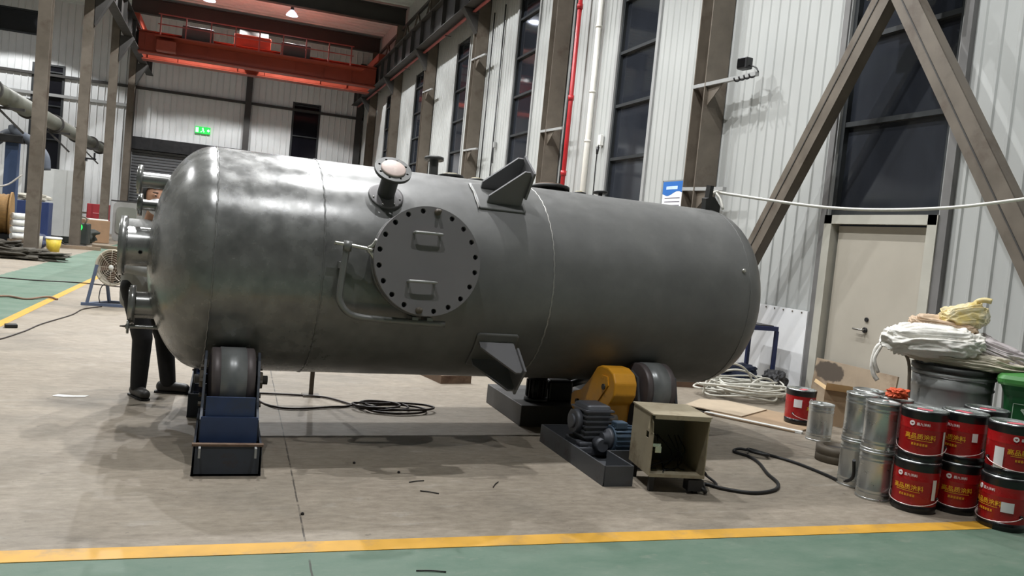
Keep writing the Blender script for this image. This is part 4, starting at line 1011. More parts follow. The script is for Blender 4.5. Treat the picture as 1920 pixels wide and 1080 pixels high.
# ================================================================== PAILS
M_pred = pm('pail_red', (150,22,24), .28, .05, .06, 4, .05)
M_pblack = pm('pail_black', (20,20,21), .3, 0, .08, 6, .05)
M_gold = pm('pail_gold_print', (222,166,40), .4, 0, .06)
M_wprint = pm('pail_white_print', (224,216,216), .4, 0, .04)
M_pinkst = pm('pail_pink_sticker', (206,96,108), .4, 0, .2, 20)
M_sheetw = pm('paper_sticker', (214,212,212), .6, 0, .05, 10)
M_wire = pm('bail_wire', (220,200,196), .3, .4, .05)
PR, PH = .138, .325
def bend(bm, R_, a0, z0):
    for v in bm.verts:
        a = a0+v.co.x/R_; v.co = V((R_*math.cos(a), R_*math.sin(a), z0+v.co.y))
def make_pail(label, face, sticker, loc, group):
    """face: world direction of the print, radians; sticker: list of (angle offset, z, w, h)"""
    t = thing('paint_pail', label, 'paint pail', (0,0,0), group)
    r = PR
    mb = MB(); mb.lathe((0,0,0), (0,0,1), [(r*.955,.045), (r*.96,.06), (r*.985,.2), (r*.985,.203), (r*.995,.207), (r*.985,.211), (r*.99,.275)], 48, False); mb.build('body', M_pred, t)
    mb = MB(); mb.lathe((0,0,0), (0,0,1), [(r*.93,0), (r*.95,.004), (r*.955,.02), (r*.965,.024), (r*.957,.03), (r*.957,.052)], 48, True); mb.build('base_band', M_pblack, t)
    mb = MB(); mb.lathe((0,0,0), (0,0,1), [(r*.992,.268), (r*1.0,.275), (r*1.0,.300), (r*1.015,.312), (r*1.0,.325), (r*.96,.325)], 48, False); mb.build('rim_band', M_pblack, t)
    mb = MB(); mb.lathe((0,0,0), (0,0,1), [(r*.985,.324), (r*.97,.3285), (r*.9,.3285), (r*.88,.322), (0,.322)], 48, False); lid = mb.build('lid', M_gal, t)
    mb = MB(); mb.box((.02*math.cos(face), .02*math.sin(face), .3232), (.09, .05, .0015), rotz(face+PI/2)); mb.build('lid_sticker', M_pinkst, lid)
    def txt(body, size, z, mat, name, off=0., a=0.):
        bm = text_mesh(body, size)
        for v in bm.verts: v.co.x += off
        bend(bm, r*.992+.0012, face, z); m = MB(); m.bm.free(); m.bm = bm; return m.build(name, mat, t, normals=False)
    txt('高品质涂料', .038, .148, M_gold, 'gold_lettering')
    mb = MB(); 
    for k in range(24):
        a0 = face-.075/r+.15/r*k/24; a1 = a0+.15/r/24; q = r*.992+.001
        mb.face([(q*math.cos(a0), q*math.sin(a0), .136), (q*math.cos(a1), q*math.sin(a1), .136), (q*math.cos(a1), q*math.sin(a1), .139), (q*math.cos(a0), q*math.sin(a0), .139)])
    mb.build('gold_rule', M_gold, t)
    mb = MB()
    for k in range(6):
        for (dx_, dy_, w_, h_) in ((0,.006,.011,.0022), (0,0,.011,.0022), (0,-.006,.011,.0022), (-.0035,0,.0025,.014), (.0035,0,.0025,.014)):
            a = face+(-.042+.0165*k+dx_)/r; q = r*.99+.0012
            mb.box((q*math.cos(a), q*math.sin(a), .112+dy_), (.001, w_, h_), rotz(a))
    mb.build('gold_small_print', M_gold, t)
    bm = text_mesh('磊九涂料', .02)
    for v in bm.verts: v.co.x += .012
    bend(bm, r*.998+.0012, face, .233); m = MB(); m.bm.free(); m.bm = bm; m.build('white_lettering', M_wprint, t, normals=False)
    mb = MB(); a = face-.055/r; q = r*.998; e = V((math.cos(a), math.sin(a), 0)); 
    tx = V((-math.sin(a), math.cos(a), 0))
    mb.plate_holes(circ(0,0,.016,24), [[(-.008,-.001), (-.006,.006), (0,.003), (.006,.007), (.009,.0), (.002,-.007)]], lambda p: e*(q-.002)+tx*p[0]+UU*(.241+p[1]), lambda p: e*(q+.0018)+tx*p[0]+UU*(.241+p[1])); mb.build('round_emblem', M_wprint, t)
    # bail hanging low on the front, from an ear on each side
    pts = []
    for k in range(17):
        f = k/16; a = face-PI/2+PI*f; zz = .10-.05*math.sin(PI*f)**.7; q = r*1.02+.004
        pts.append((q*math.cos(a), q*math.sin(a), zz))
    mb = MB(); mb.tube(pts, .0028, 6, 3); mb.build('bail_handle', M_wire, t)
    for sgn in (-1, 1):
        a = face+sgn*PI/2; mb = MB(); mb.cyl((r*.97*math.cos(a), r*.97*math.sin(a), .10), (r*1.05*math.cos(a), r*1.05*math.sin(a), .10), .012, .01, 10); mb.build('bail_ear', M_pblack, t)
    for (ao, zc, w_, h_) in sticker:
        mb = MB(); n = 8
        for k in range(n):
            a0 = face+ao-w_/2/r+w_/r*k/n; a1 = a0+w_/r/n; q = r*.995+.0025
            mb.face([(q*math.cos(a0), q*math.sin(a0), zc-h_/2), (q*math.cos(a1), q*math.sin(a1), zc-h_/2), (q*math.cos(a1), q*math.sin(a1), zc+h_/2), (q*math.cos(a0), q*math.sin(a0), zc+h_/2)])
        mb.build('paper_sticker', M_sheetw, t)
    t.location = loc; ORI[t.name] = V(loc)
    return t
GP = 'stacked red paint pails'
def facing(x, y): return math.atan2(-y, -x)
p1, p2, p3 = (4.305, 4.0), (4.60, 3.955), (4.64, 3.66)
p2 = (4.605, 3.965); p3 = (4.66, 3.655)
f = facing(*p1)
make_pail('red paint pail with gold lettering, lower of stack beside silver cans', f-.32, [(1.2, .16, .03, .13)], (*p1, 0), GP)
make_pail('red paint pail on top of the stack beside the silver cans', f-.08, [(1.15, .13, .02, .15)], (p1[0]+.012, p1[1]+.005, PH+.001), GP)
f = facing(*p2)
make_pail('red paint pail in the middle stack, standing on the floor', f+.1, [], (*p2, 0), GP)
make_pail('red paint pail topping the middle stack, small white sticker at right', f-.55, [(1.05, .18, .035, .055)], (p2[0]+.008, p2[1]-.005, PH+.001), GP)
f = facing(*p3)
make_pail('lower red paint pail nearest the camera with square white sticker', f-.75, [(.92, .15, .07, .062)], (*p3, 0), GP)
make_pail('upper red paint pail nearest the camera with long paper slip', f+.55, [(-1.0, .115, .055, .13)], (p3[0]+.012, p3[1]+.006, PH+.001), GP)
p4 = (4.96, 3.80); f = facing(*p4)
make_pail('lower red paint pail at the far right edge of the stacks', f-.9, [(.3, .17, .06, .05)], (*p4, 0), GP)
make_pail('upper red paint pail behind the nearest stack, only its lid clear', f+.2, [], (4.945, 4.085, PH+.001), GP)
make_pail('red paint pail on the floor hidden behind the nearest stack', f+.2, [], (4.95, 4.09, 0), GP)
make_pail('lone red paint pail on flattened cardboard with white square sticker', facing(5.25, 6.3)+1.15, [(-1.3, .2, .075, .075)], (5.27, 6.33, .017), None)

# ================================================================== SILVER CANS
CRr, CH = .108, .325
def make_can(label, loc, grp='tall silver cans beside the red pails', lid_mat=None):
    t = thing('metal_can', label, 'can', (0,0,0), grp); r = CRr
    mb = MB(); mb.lathe((0,0,0), (0,0,1), [(r*.97,.004), (r*.97,.035), (r*.995,.04), (r*.97,.046), (r*.97,.056), (r*.995,.062), (r*.97,.068), (r*.965,.25), (r*.99,.256), (r*.965,.262), (r*.965,.272), (r*.99,.278), (r*.965,.284), (r*.965,.31)], 44, False); mb.build('body', M_tin, t)
    mb = MB(); mb.lathe((0,0,0), (0,0,1), [(r*.95,.0), (r,.0), (r,.012), (r*.97,.014)], 44, True); mb.build('base_rim', M_tin, t)
    mb = MB(); mb.lathe((0,0,0), (0,0,1), [(r*.97,.305), (r,.308), (r*1.0,.322), (r*.95,.324), (r*.93,.316), (0,.316)], 44, False); mb.build('lid', M_tin, t)
    mb = MB(); mb.cyl((.04,.02,.316), (.04,.02,.326), .022, .02, 16); mb.build('cap', M_gal if lid_mat is None else lid_mat, t)
    t.location = loc; ORI[t.name] = V(loc); return t
can0 = make_can('silver can standing on the floor nearest the red pails', (4.185, 4.225, 0))
spots = [((4.19, 4.23, CH), 'topmost silver can nearest the red pails'), ((4.27, 4.5, 0), 'silver can on the floor at left of the can cluster'), ((4.275, 4.505, CH), 'topmost silver can at left of the can cluster'),
 ((4.47, 4.66, 0), 'silver can on floor at back of the can cluster'), ((4.47, 4.66, CH), 'topmost silver can at back of the cluster'),
 ((4.445, 4.37, 0), 'silver can on floor behind the first pail stack'), ((4.45, 4.375, CH), 'topmost silver can behind the first pail stack, under orange rag')]
for i, (l, lab) in enumerate(spots): dup(can0, l, i*1.3, lab)
c = dup(can0, (5.02, 5.75, 0), .8, 'single small silver can standing in front of the lone red pail')
del c['group']
lump('rag', (4.40, 4.33, 2*CH+.035), (.065, .05, .032), pm('orange_rag', (206,84,44), .7, 0, .25, 20), 'crumpled orange rag on top of the silver cans', 'rag', 8, .5, sc=2.5, flat=.05)
# dark cylinder roll on the floor behind the cans
t = thing('steel_ring', 'dark brown steel ring on floor left of the silver cans', 'ring', (4.6, 5.08, 0))
mb = MB(); mb.lathe((4.62, 5.08, 0), (0,0,1), [(.14,.0), (.15,.005), (.15,.055), (.145,.06), (.15,.066), (.15,.12), (.1,.125), (.1,.0)], 40, False); mb.build('rim', pm('ring_brown', (82,74,62), .6, .2, .2, 8), t)
mb = MB(); mb.cyl((4.62, 5.08, .0), (4.62, 5.08, .1), .1, .1, 30); mb.build('hub', M_steel_dark, t)

# ================================================================== DRUM, BIN, SACKS, BOARD, BOX
DC = V((5.183, 4.60, 0)); DR = .285; DH = .86
t = thing('steel_drum', 'large grey steel drum beside the door under the white sacks', 'drum', DC)
M_drum = pm('drum_grey', (146,148,146), .34, .35, .12, 4, .08)
pf = [(DR*.985,0), (DR,.0), (DR,.02), (DR*.975,.03)]
for zc in (.27, .29, .56, .58): pf += [(DR*.975, zc-.03 if zc in (.27,.56) else zc+.0), ]
pf = [(DR*.98,0), (DR,.004), (DR,.02), (DR*.97,.03), (DR*.955,.25), (DR*.985,.262), (DR*1.0,.275), (DR*.985,.288), (DR*.955,.30), (DR*.955,.53), (DR*.985,.542), (DR*1.0,.555), (DR*.985,.568), (DR*.955,.58), (DR*.955,.70), (DR*.985,.715), (DR*.955,.73), (DR*.97,.83)]
mb = MB(); mb.lathe(DC, (0,0,1), pf, 64, True); mb.build('body', M_drum, t)
mb = MB(); mb.lathe(DC, (0,0,1), [(DR*.97,.82), (DR*1.01,.83), (DR*1.01,.86), (DR*.95,.865), (DR*.94,.85), (0,.85)], 64, False); mb.build('lid', pm('drum_lid_dark', (60,62,60), .5, .3, .1), t)
mb = MB(); mb.lathe(DC+UU*.79, (0,0,1), [(DR*1.0,0), (DR*1.015,.01), (DR*1.0,.02)], 64, False); mb.build('locking_ring', M_drum, t)
# wheelie bin
BA = math.atan2(.66, .75); Rb = Matrix(((math.sin(BA), math.cos(BA), 0), (-math.cos(BA), math.sin(BA), 0), (0,0,1)))  # u to the right, v away from camera
BC = V((5.46, 4.12, 0))
def BP(u, v, z): return BC+V((.66, -.75, 0)).normalized()*u+V((.75, .66, 0)).normalized()*v+UU*z
M_bin = pm('bin_green', (28,92,48), .45, 0, .12, 4, .06); M_binlid = pm('bin_lid_green', (66,128,62), .4, 0, .1, 4, .06)
t = thing('wheelie_bin', 'green wheeled bin with white recycling mark at right of the drum', 'bin', BC)
def loft(mb, secs, cap=True):
    rings = [[mb.bm.verts.new(p) for p in s] for s in secs]; n = len(rings[0])
    for a, b in zip(rings, rings[1:]):
        for i in range(n): mb.bm.faces.new([a[i], a[(i+1) % n], b[(i+1) % n], b[i]])
    if cap: mb.bm.faces.new(rings[0][::-1]); mb.bm.faces.new(rings[-1])
def rrect(w, d, r=.05, n=4):
    out = []
    for cx, cy, a in ((w/2-r, d/2-r, 0), (-w/2+r, d/2-r, PI/2), (-w/2+r, -d/2+r, PI), (w/2-r, -d/2+r, 1.5*PI)):
        for k in range(n+1): out.append((cx+r*math.cos(a+PI/2*k/n), cy+r*math.sin(a+PI/2*k/n)))
    return out
mb = MB(); loft(mb, [[BP(u, v, z) for u, v in rrect(w, d)] for w, d, z in ((.34,.36,.04), (.36,.38,.1), (.44,.46,.74), (.47,.49,.78), (.47,.49,.82))]); mb.build('body', M_bin, t)
mb = MB(); loft(mb, [[BP(u, v-.01, z+.02*0) for u, v in rrect(w, d, .04)] for w, d, z in ((.53,.56,.815), (.54,.57,.83), (.54,.57,.855), (.50,.53,.88), (.2,.2,.9))]); mb.build('lid', M_binlid, t)
mb = MB(); 
for uu in (-.15, .15): mb.tube([BP(uu, .25, .84), BP(uu, .33, .86), ], .015, 8, 1)
mb.tube([BP(-.2, .33, .86), BP(.2, .33, .86)], .016, 10, 1); mb.build('push_handle', M_bin, t)
for q in (-1, 1):
    mb = MB(); mb.cyl(BP(q*.18, .19, .1), BP(q*.23, .19, .1), .1, .1, 24); mb.build('wheel', M_black, t)
# recycling mark: outlined arrows stacked inside a frame, on the front face
def FPt(u, z): k = (z-.1)/.64; return BP(u, -(.19+.04*k)-.004, z)
def fstrip(mb, a, b, w):
    a = V((a[0], a[1], 0)); b = V((b[0], b[1], 0)); d = (b-a).normalized(); n_ = V((-d.y, d.x, 0))*w/2
    mb.face([FPt(*(a+n_).xy), FPt(*(a-n_).xy), FPt(*(b-n_).xy), FPt(*(b+n_).xy)])
mb = MB(); M_mark = pm('bin_print', (196,216,196), .5, 0, .05)
uc = -.06
for tri in ([(-.05,.655), (.05,.655), (0,.595)], [(-.05,.50), (.05,.50), (0,.565)]):
    for i in range(3): fstrip(mb, (uc+tri[i][0], tri[i][1]), (uc+tri[(i+1) % 3][0], tri[(i+1) % 3][1]), .012)
for zz in (.475, .452): fstrip(mb, (uc-.055, zz), (uc+.055, zz), .011)
for i, (a, b) in enumerate((((-.1,.43), (-.1,.69)), ((-.1,.69), (.1,.69)), ((.1,.69), (.1,.43)))): fstrip(mb, (uc+a[0], a[1]), (uc+b[0], b[1]), .004)
mb.build('recycling_mark', M_mark, t)
# sacks
LU = V((.667, -.745, 0)); AU = V((.745, .667, 0))
def SP(u, v, z): return DC+LU*u+AU*v+UU*z
M_sack = pm('woven_sack_white', (226,223,215), .6, 0, .05, 12, .06, bump=.25, bscale=30, rgb2=(186,180,168), amt=.36, scale2=4)
M_sack2 = pm('woven_sack_cream', (200,192,174), .6, 0, .06, 12, .06, bump=.25, bscale=30)
M_sack3 = pm('woven_sack_tan', (196,172,146), .6, 0, .06, 12, .06, bump=.25, bscale=30)
M_sack4 = pm('woven_sack_lavender', (188,180,180), .6, 0, .06, 12, .06, bump=.3, bscale=40)
M_sack5 = pm('yellow_sack', (214,192,120), .5, 0, .12, 8, .06, rgb2=(224,216,196), amt=.56, scale2=5, bump=.2, bscale=30)
ra = math.atan2(LU.y, LU.x)
def sack(c, s, mat, label, seed, amp=.3, rot=0., tilt=0., sc=1.6):
    t = bmesh.new(); bmesh.ops.create_icosphere(t, subdivisions=6, radius=1)
    of = V((seed*3.1, seed*1.7, seed*.9)); Rr = rotz(ra+rot) @ Matrix.Rotation(tilt, 3, 'Y')
    for v in t.verts:
        p = v.co.copy(); e = .55
        q = V((math.copysign(abs(p.x)**e, p.x), math.copysign(abs(p.y)**e, p.y), math.copysign(abs(p.z)**.9, p.z)))
        w = p+V((noise.noise(p*1.3+of), noise.noise(p*1.3+of+V((9,0,0))), noise.noise(p*1.3+of+V((0,9,0)))))*.5
        fold = 0
        for k, (fr, am) in enumerate(((sc, 1.), (sc*2.1, .5), (sc*4.3, .22))):
            fold += (1-2*abs(noise.noise(V((w.x*fr*.55, w.y*fr, w.z*fr*1.4))+of*(k+1))))*am
        k = amp*(fold-.9)
        q = V((q.x*s[0]*(1+k*.25), q.y*s[1]*(1+k*.35), q.z*s[2]*(1+k*1.1)))
        v.co = Rr @ q+V(c)
    for f in t.faces: f.smooth = True
    mb = MB(); mb._merge(t); o = mb.build('woven_sack', mat); tag(o, label, 'sack', None); return o
sack(SP(.06, -.02, .925), (.42, .22, .06), M_sack2, 'long cream sack lying lowest across drum and green bin', 1, .35, 0, .03)
s1 = sack(SP(-.17, -.1, 1.03), (.34, .21, .1), M_sack, 'big white woven sack drooping over left side of the drum', 2, .42, .05, -.06)
sack(SP(.26, .05, 1.0), (.25, .2, .07), M_sack4, 'greyish lavender sack sloping down onto the bin lid', 4, .4, -.1, .33)
sack(SP(-.11, .05, 1.14), (.23, .17, .065), M_sack3, 'tan sack folded under the yellow sack', 3, .35, .1, .05)
sack(SP(-.14, .16, 1.12), (.2, .1, .06), M_sack2, 'cream sack sleeve curling behind the tan sack', 6, .35, .1, -.4)
y5 = sack(SP(.02, .06, 1.23), (.16, .14, .09), M_sack5, 'yellow and white sack topping the pile above the drum', 7, .4, .1, -.3)
mb = MB(); mb.tube([SP(.07, .06, 1.28), SP(.09, .06, 1.345), SP(.14, .06, 1.37), SP(.19, .06, 1.365)], .02, 8, 4)
for v in mb.bm.verts: pass
mb.build('tied_end', M_sack5, y5)
mb = MB(); mb.tube([SP(-.47, -.1, .98), SP(-.53, -.1, .93), SP(-.55, -.1, .8), SP(-.53, -.1, .72), SP(-.5, -.1, .68)], .018, 7, 5); mb.tube([SP(-.5, -.11, .95), SP(-.535, -.12, .84), SP(-.5, -.11, .74)], .013, 7, 5); mb.build('loose_strap', M_sack, s1)
mb = MB(); mb.tube([SP(-.36, -.12, .95), SP(-.3, -.16, .86), SP(-.28, -.16, .7), SP(-.27, -.15, .55)], .012, 6, 4); mb.build('cord', pm('sack_cord', (128,120,106), .7, 0, .1), s1)
# board leaning on the door
def stained_board():
    m = pm('stained_board', (150,134,114), .7, 0, .14, 4, .06, rgb2=(118,98,78), amt=.45, scale2=3)
    nt = m.node_tree; N = nt.nodes; L = nt.links; b = N['Principled BSDF']
    src = b.inputs['Base Color'].links[0].from_socket
    tc = N.new('ShaderNodeTexCoord'); mp = N.new('ShaderNodeMapping'); mp.inputs['Location'].default_value = (0, -.36, -.36); mp.inputs['Scale'].default_value = (0, 1.0, 2.4)
    mp.vector_type = 'POINT'
    sub = N.new('ShaderNodeVectorMath'); sub.operation = 'SUBTRACT'; sub.inputs[1].default_value = (0, .36, .37); L.new(tc.outputs['Object'], sub.inputs[0])
    mul = N.new('ShaderNodeVectorMath'); mul.operation = 'MULTIPLY'; mul.inputs[1].default_value = (0, 4.2, 9.0); L.new(sub.outputs[0], mul.inputs[0])
    ln = N.new('ShaderNodeVectorMath'); ln.operation = 'LENGTH'; L.new(mul.outputs[0], ln.inputs[0])
    n = N.new('ShaderNodeTexNoise'); n.inputs['Scale'].default_value = 14; L.new(tc.outputs['Object'], n.inputs['Vector'])
    a = N.new('ShaderNodeMath'); a.operation = 'MULTIPLY_ADD'; L.new(n.outputs['Fac'], a.inputs[0]); a.inputs[1].default_value = .5; L.new(ln.outputs['Value'], a.inputs[2])
    mr = N.new('ShaderNodeMapRange'); mr.inputs['From Min'].default_value = 1.15; mr.inputs['From Max'].default_value = 1.3; mr.inputs['To Min'].default_value = 1; mr.inputs['To Max'].default_value = 0; L.new(a.outputs[0], mr.inputs['Value'])
    mx = N.new('ShaderNodeMix'); mx.data_type = 'RGBA'; L.new(mr.outputs[0], mx.inputs[0]); L.new(src, mx.inputs[6]); mx.inputs[7].default_value = (*lin((74,64,54)), 1); L.new(mx.outputs[2], b.inputs['Base Color'])
    return m
mb = MB(); mb.box((6.47, 7.0, .245), (.02, 1.2, .49), Matrix.Rotation(.1, 3, 'Y')); tag(mb.build('leaning_board', stained_board(), origin=(6.47, 7.0, 0)), 'brown stained board leaning against foot of the beige door', 'board')
# open cardboard box
t = thing('cardboard_box', 'open brown cardboard box on floor left of the silver cans', 'box', (5.75, 6.35, 0))
BR = rotz(-.75)
def XP(u, v, z): return V((5.78, 6.35, 0))+BR @ V((u, v, 0))+UU*z
mb = MB()
for (u, v, su, sv) in ((-.16, 0, .006, .3), (.16, 0, .006, .3), (0, -.15, .32, .006), (0, .15, .32, .006)): mb.box(XP(u, v, .17), (su, sv, .34), BR)
mb.box(XP(0, 0, .004), (.32, .3, .008), BR); mb.build('body', M_card, t)
mb = MB(); mb.face([XP(-.16, -.15, .34), XP(.16, -.15, .34), XP(.15, -.26, .42), XP(-.15, -.26, .42)]); mb.face([XP(-.16, .15, .34), XP(-.16, -.15, .34), XP(-.27, -.14, .4), XP(-.27, .14, .4)]); mb.face([XP(.16, -.15, .34), XP(.16, .15, .34), XP(.26, .14, .25), XP(.26, -.14, .25)]); mb.build('flap', M_cardlight, t)
mb = MB(); mb.prism([(-.12,-.1), (.12,-.1), (.12,.1), (-.12,.1)], lambda p: SP(-.13+p[0]*1.0, -.36, .58+p[1]*.8), lambda p: SP(-.13+p[0], -.352, .58+p[1]*.8))
# small debris on the floor
M_rod = pm('burnt_rod', (38,34,32), .6, .2, .1)
for i, (x, y, l, a, lab) in enumerate(((1.17, 4.62, .1, .3, 'black welding rod stub on the bare floor, left of a pair'), (1.2, 4.42, .11, -.5, 'black welding rod stub on the bare floor, right of a pair'), (1.64, 4.55, .12, 1.0, 'longer black rod stub lying alone before the drive stand'), (.95, 3.35, .13, -.2, 'dark twisted scrap lying on the front green aisle'))):
    mb = MB(); e = V((math.cos(a), math.sin(a), 0)); mb.tube([V((x, y, .004))-e*l/2, V((x, y, .005))+V((-e.y, e.x, 0))*.004, V((x, y, .004))+e*l/2], .0032, 6, 3); tag(mb.build('rod_stub', M_rod), lab, 'scrap')
for i, (x, y, lab) in enumerate(((.86, 5.0, 'black nut on the floor in the vessel\'s shadow'), (1.1, 4.8, 'black nut on floor between left stand and drive stand'), (.47, 4.1, 'black nut lying on the floor joint'))):
    mb = MB(); mb.cyl((x, y, 0), (x, y, .01), .009, .009, 6, True, False); mb.cyl((x, y, .009), (x, y, .013), .005, .005, 8); tag(mb.build('nut', M_rod), lab, 'nut')
mb = MB(); mb.box((-2.13, 10.25, .02), (.12, .1, .04), rotz(.3), bev=.008); tag(mb.build('rubber_block', M_black), 'small black block on floor near the left yellow line', 'block')
mb = MB(); mb.prism([(0,0), (.14,.02), (.16,.07), (.05,.06), (-.05,.09), (-.08,.03)], lambda p: V((-1.03+p[0], 6.72+p[1], .0015)), lambda p: V((-1.03+p[0], 6.72+p[1], .003))); tag(mb.build('paper_scrap', M_white), 'torn white paper scrap on floor left of the person', 'paper')
t = thing('rag_strip', 'torn brown rag strip on the left green aisle', 'rag', (-2.6, 13.2, 0))
mb = MB(); mb.tube([(-3.3, 13.6, .012), (-3.05, 13.2, .012), (-2.8, 13.25, .02), (-2.55, 13.1, .012), (-2.35, 13.4, .03), (-2.2, 13.3, .012)], .016, 6, 4); mb.build('strip', pm('brown_rag', (120,96,80), .8, 0, .3, 8), t)

# ================================================================== PERSON
# stands behind the left head, turned towards the vessel
def P3(x, y, z): return V((x, y, z))
FD = V((.80, -.60, 0)).normalized(); SDv = V((FD.y, -FD.x, 0))  # forward, right-hand side
HC = V((-.55, 6.88, 0))
def B(f_, s_, z): return HC+FD*f_+SDv*s_+UU*z
LEG = {}
footL = V((-.535, 6.80, 0)); footR = V((-.335, 6.99, 0))
hipL, hipR = B(-.02, .085, .84), B(-.02, -.085, .84)
kneeL = (hipL+footL)/2+FD*.06+UU*.02; kneeL.z = .46
kneeR = (hipR+footR)/2+FD*.05; kneeR.z = .46
dirL = V((.45, -.89, 0)).normalized(); dirR = V((.97, -.2, 0)).normalized()
shL, shR = B(0, .175, 1.28), B(0, -.175, 1.28)
elL, elR = B(.06, .25, 1.02), B(.06, -.25, 1.02)
haL, haR = B(.27, .2, .98), B(.27, -.2, .98)
HD = V((.42, -.9, 0)).normalized(); HS = V((HD.y, -HD.x, 0))
neck = B(.01, 0, 1.33); head = B(.045, 0, 1.515)
mb = MB()
mb.sphere(head+UU*.02, .1, 20, 14, (.92,.92,1.1)); mb.sphere(head+HD*.03-UU*.045, .078, 16, 12)
mb.capsule(neck-UU*.02, head-UU*.07, .055, .052)
mb.sphere(head+HD*.105-UU*.012, .018, 10, 8); mb.capsule(head+HD*.093+UU*.02, head+HD*.112-UU*.016, .009, .016, 10)
for q in (-1, 1):
    mb.sphere(head+HS*q*.098-HD*.005-UU*.005, .028, 10, 8, (.6,.6,1.1)); mb.sphere(head+HD*.078+HS*q*.034+UU*.034, .02, 10, 8)
mb.sphere(head+HD*.082-UU*.062, .026, 10, 8, (1,1,.5))
mb.capsule(B(0,0,.88), B(.01,0,1.2), .125, .15); mb.capsule(shL, shR, .065, .065); mb.sphere(B(-.02,0,.86), .14)
for sh, el, ha, sg in ((shL, elL, haL, 1), (shR, elR, haR, -1)):
    mb.capsule(sh, el, .05, .04); mb.capsule(el, ha, .04, .027)
    d = (ha-el).normalized(); pc = ha+d*.05; mb.capsule(ha, pc, .026, .03)
    for k, (o_, ln) in enumerate(((-.032,.065), (-.011,.075), (.011,.072), (.032,.055))):
        b0 = pc+SDv*o_+d*.015; k1 = b0+d*ln*.5-UU*.006; mb.capsule(b0, k1, .0095, .009, 8); mb.capsule(k1, k1+d*ln*.4-UU*.022, .009, .0075, 8)
    th0 = ha+d*.02-SDv*sg*.025; th1 = th0+d*.035-SDv*sg*.025-UU*.01; mb.capsule(th0, th1, .012, .01, 8); mb.capsule(th1, th1+d*.03-UU*.008, .01, .008, 8)
for hip, kn, ft, dr_ in ((hipL, kneeL, footL, dirL), (hipR, kneeR, footR, dirR)):
    mb.capsule(hip, kn, .075, .052); mb.capsule(kn, ft+UU*.09, .05, .034); mb.capsule(ft+UU*.05-dr_*.03, ft+dr_*.12+UU*.035, .034, .028)
person = remesh(mb, .008, 2).build('person', M_skin)
tag(person, 'person in grey jacket, dark trousers and face mask behind the vessel\'s left end', 'person')
PO = ORI[person.name]
# hair
mb = MB(); mb.sphere(head+UU*.035-HD*.012, .112, 20, 14, (.95,.95,1.02)); mb.sphere(head-HD*.05-UU*.02, .085)
h = remesh(mb, .01, 1)
bmesh.ops.delete(h.bm, geom=[v for v in h.bm.verts if ((v.co-head).dot(HD) > .045 and (v.co-head).z < .085) or (v.co-head).z < -.075], context='VERTS'); h.build('hair', M_hair, person)
M_mask = pm('mask_white', (232,232,234), .7, 0, .02)
mb = MB(); mb.sphere(head+HD*.05-UU*.045, .085, 20, 14, (.98,.98,.82)); bmesh.ops.delete(mb.bm, geom=[v for v in mb.bm.verts if (v.co-head).dot(HD) < .045], context='VERTS')
mk = mb.build('face_mask', M_mask, person)
M_eye = pm('eye_dark', (28,24,22), .3)
for q in (-1, 1):
    mb = MB(); mb.sphere(head+HD*.0925+HS*q*.034+UU*.034, .0085, 10, 8, (1,1,.7)); mb.build('eye', M_eye, person)
    mb = MB(); mb.capsule(head+HD*.09+HS*q*.018+UU*.057, head+HD*.082+HS*q*.052+UU*.058, .004, .003, 8); mb.build('eyebrow', M_hair, person)
M_jacket = pm('grey_jacket', (158,158,156), .8, 0, .06, 12, .05, rgb2=(126,126,122), amt=.4, scale2=6)
mb = MB(); mb.capsule(B(-.01,0,.78), B(.01,0,1.2), .165, .175); mb.capsule(shL, shR, .085, .085); mb.sphere(B(-.01,0,.74), .165, s=(1,1,.6))
for sh, el, ha in ((shL, elL, haL), (shR, elR, haR)): mb.capsule(sh, el, .078, .066); mb.capsule(el, ha-(ha-el).normalized()*.03, .065, .048)
remesh(mb, .013, 3).build('jacket', M_jacket, person)
mb = MB(); mb.lathe(neck-UU*.035, (neck-B(0,0,1.2))+FD*.02, [(.085,0), (.075,.05), (.07,.052), (.08,.0)], 24, False); mb.build('collar', M_jacket, person)
M_trouser = pm('black_trousers', (26,26,28), .8, 0, .15, 14)
mb = MB(); mb.capsule(hipL, hipR, .1, .1); mb.sphere(B(-.02,0,.84), .15)
for hip, kn, ft in ((hipL, kneeL, footL), (hipR, kneeR, footR)): mb.capsule(hip, kn, .098, .075); mb.capsule(kn, ft+UU*.085, .074, .06)
remesh(mb, .012, 3).build('trousers', M_trouser, person)
M_shoe = pm('dark_shoe', (52,50,48), .5, 0, .12, 10)
for ft, dr_ in ((footL, dirL), (footR, dirR)):
    mb = MB(); mb.capsule(ft-dr_*.04+UU*.05, ft+dr_*.13+UU*.042, .05, .04); mb.capsule(ft+UU*.09, ft+UU*.06, .05, .05); s_ = remesh(mb, .008, 2)
    for v in s_.bm.verts:
        if v.co.z < .006: v.co.z = .006
    s_.build('shoe', M_shoe, person)
    mb = MB(); a = math.atan2(dr_.y, dr_.x)
    mb.prism([(-.09,-.042), (.10,-.045), (.155,-.032), (.172,0), (.155,.032), (.10,.045), (-.09,.042), (-.1,0)], lambda p: ft+rotz(a) @ V((p[0], p[1], 0)), lambda p: ft+rotz(a) @ V((p[0], p[1], .014))); mb.build('sole', M_black, person)

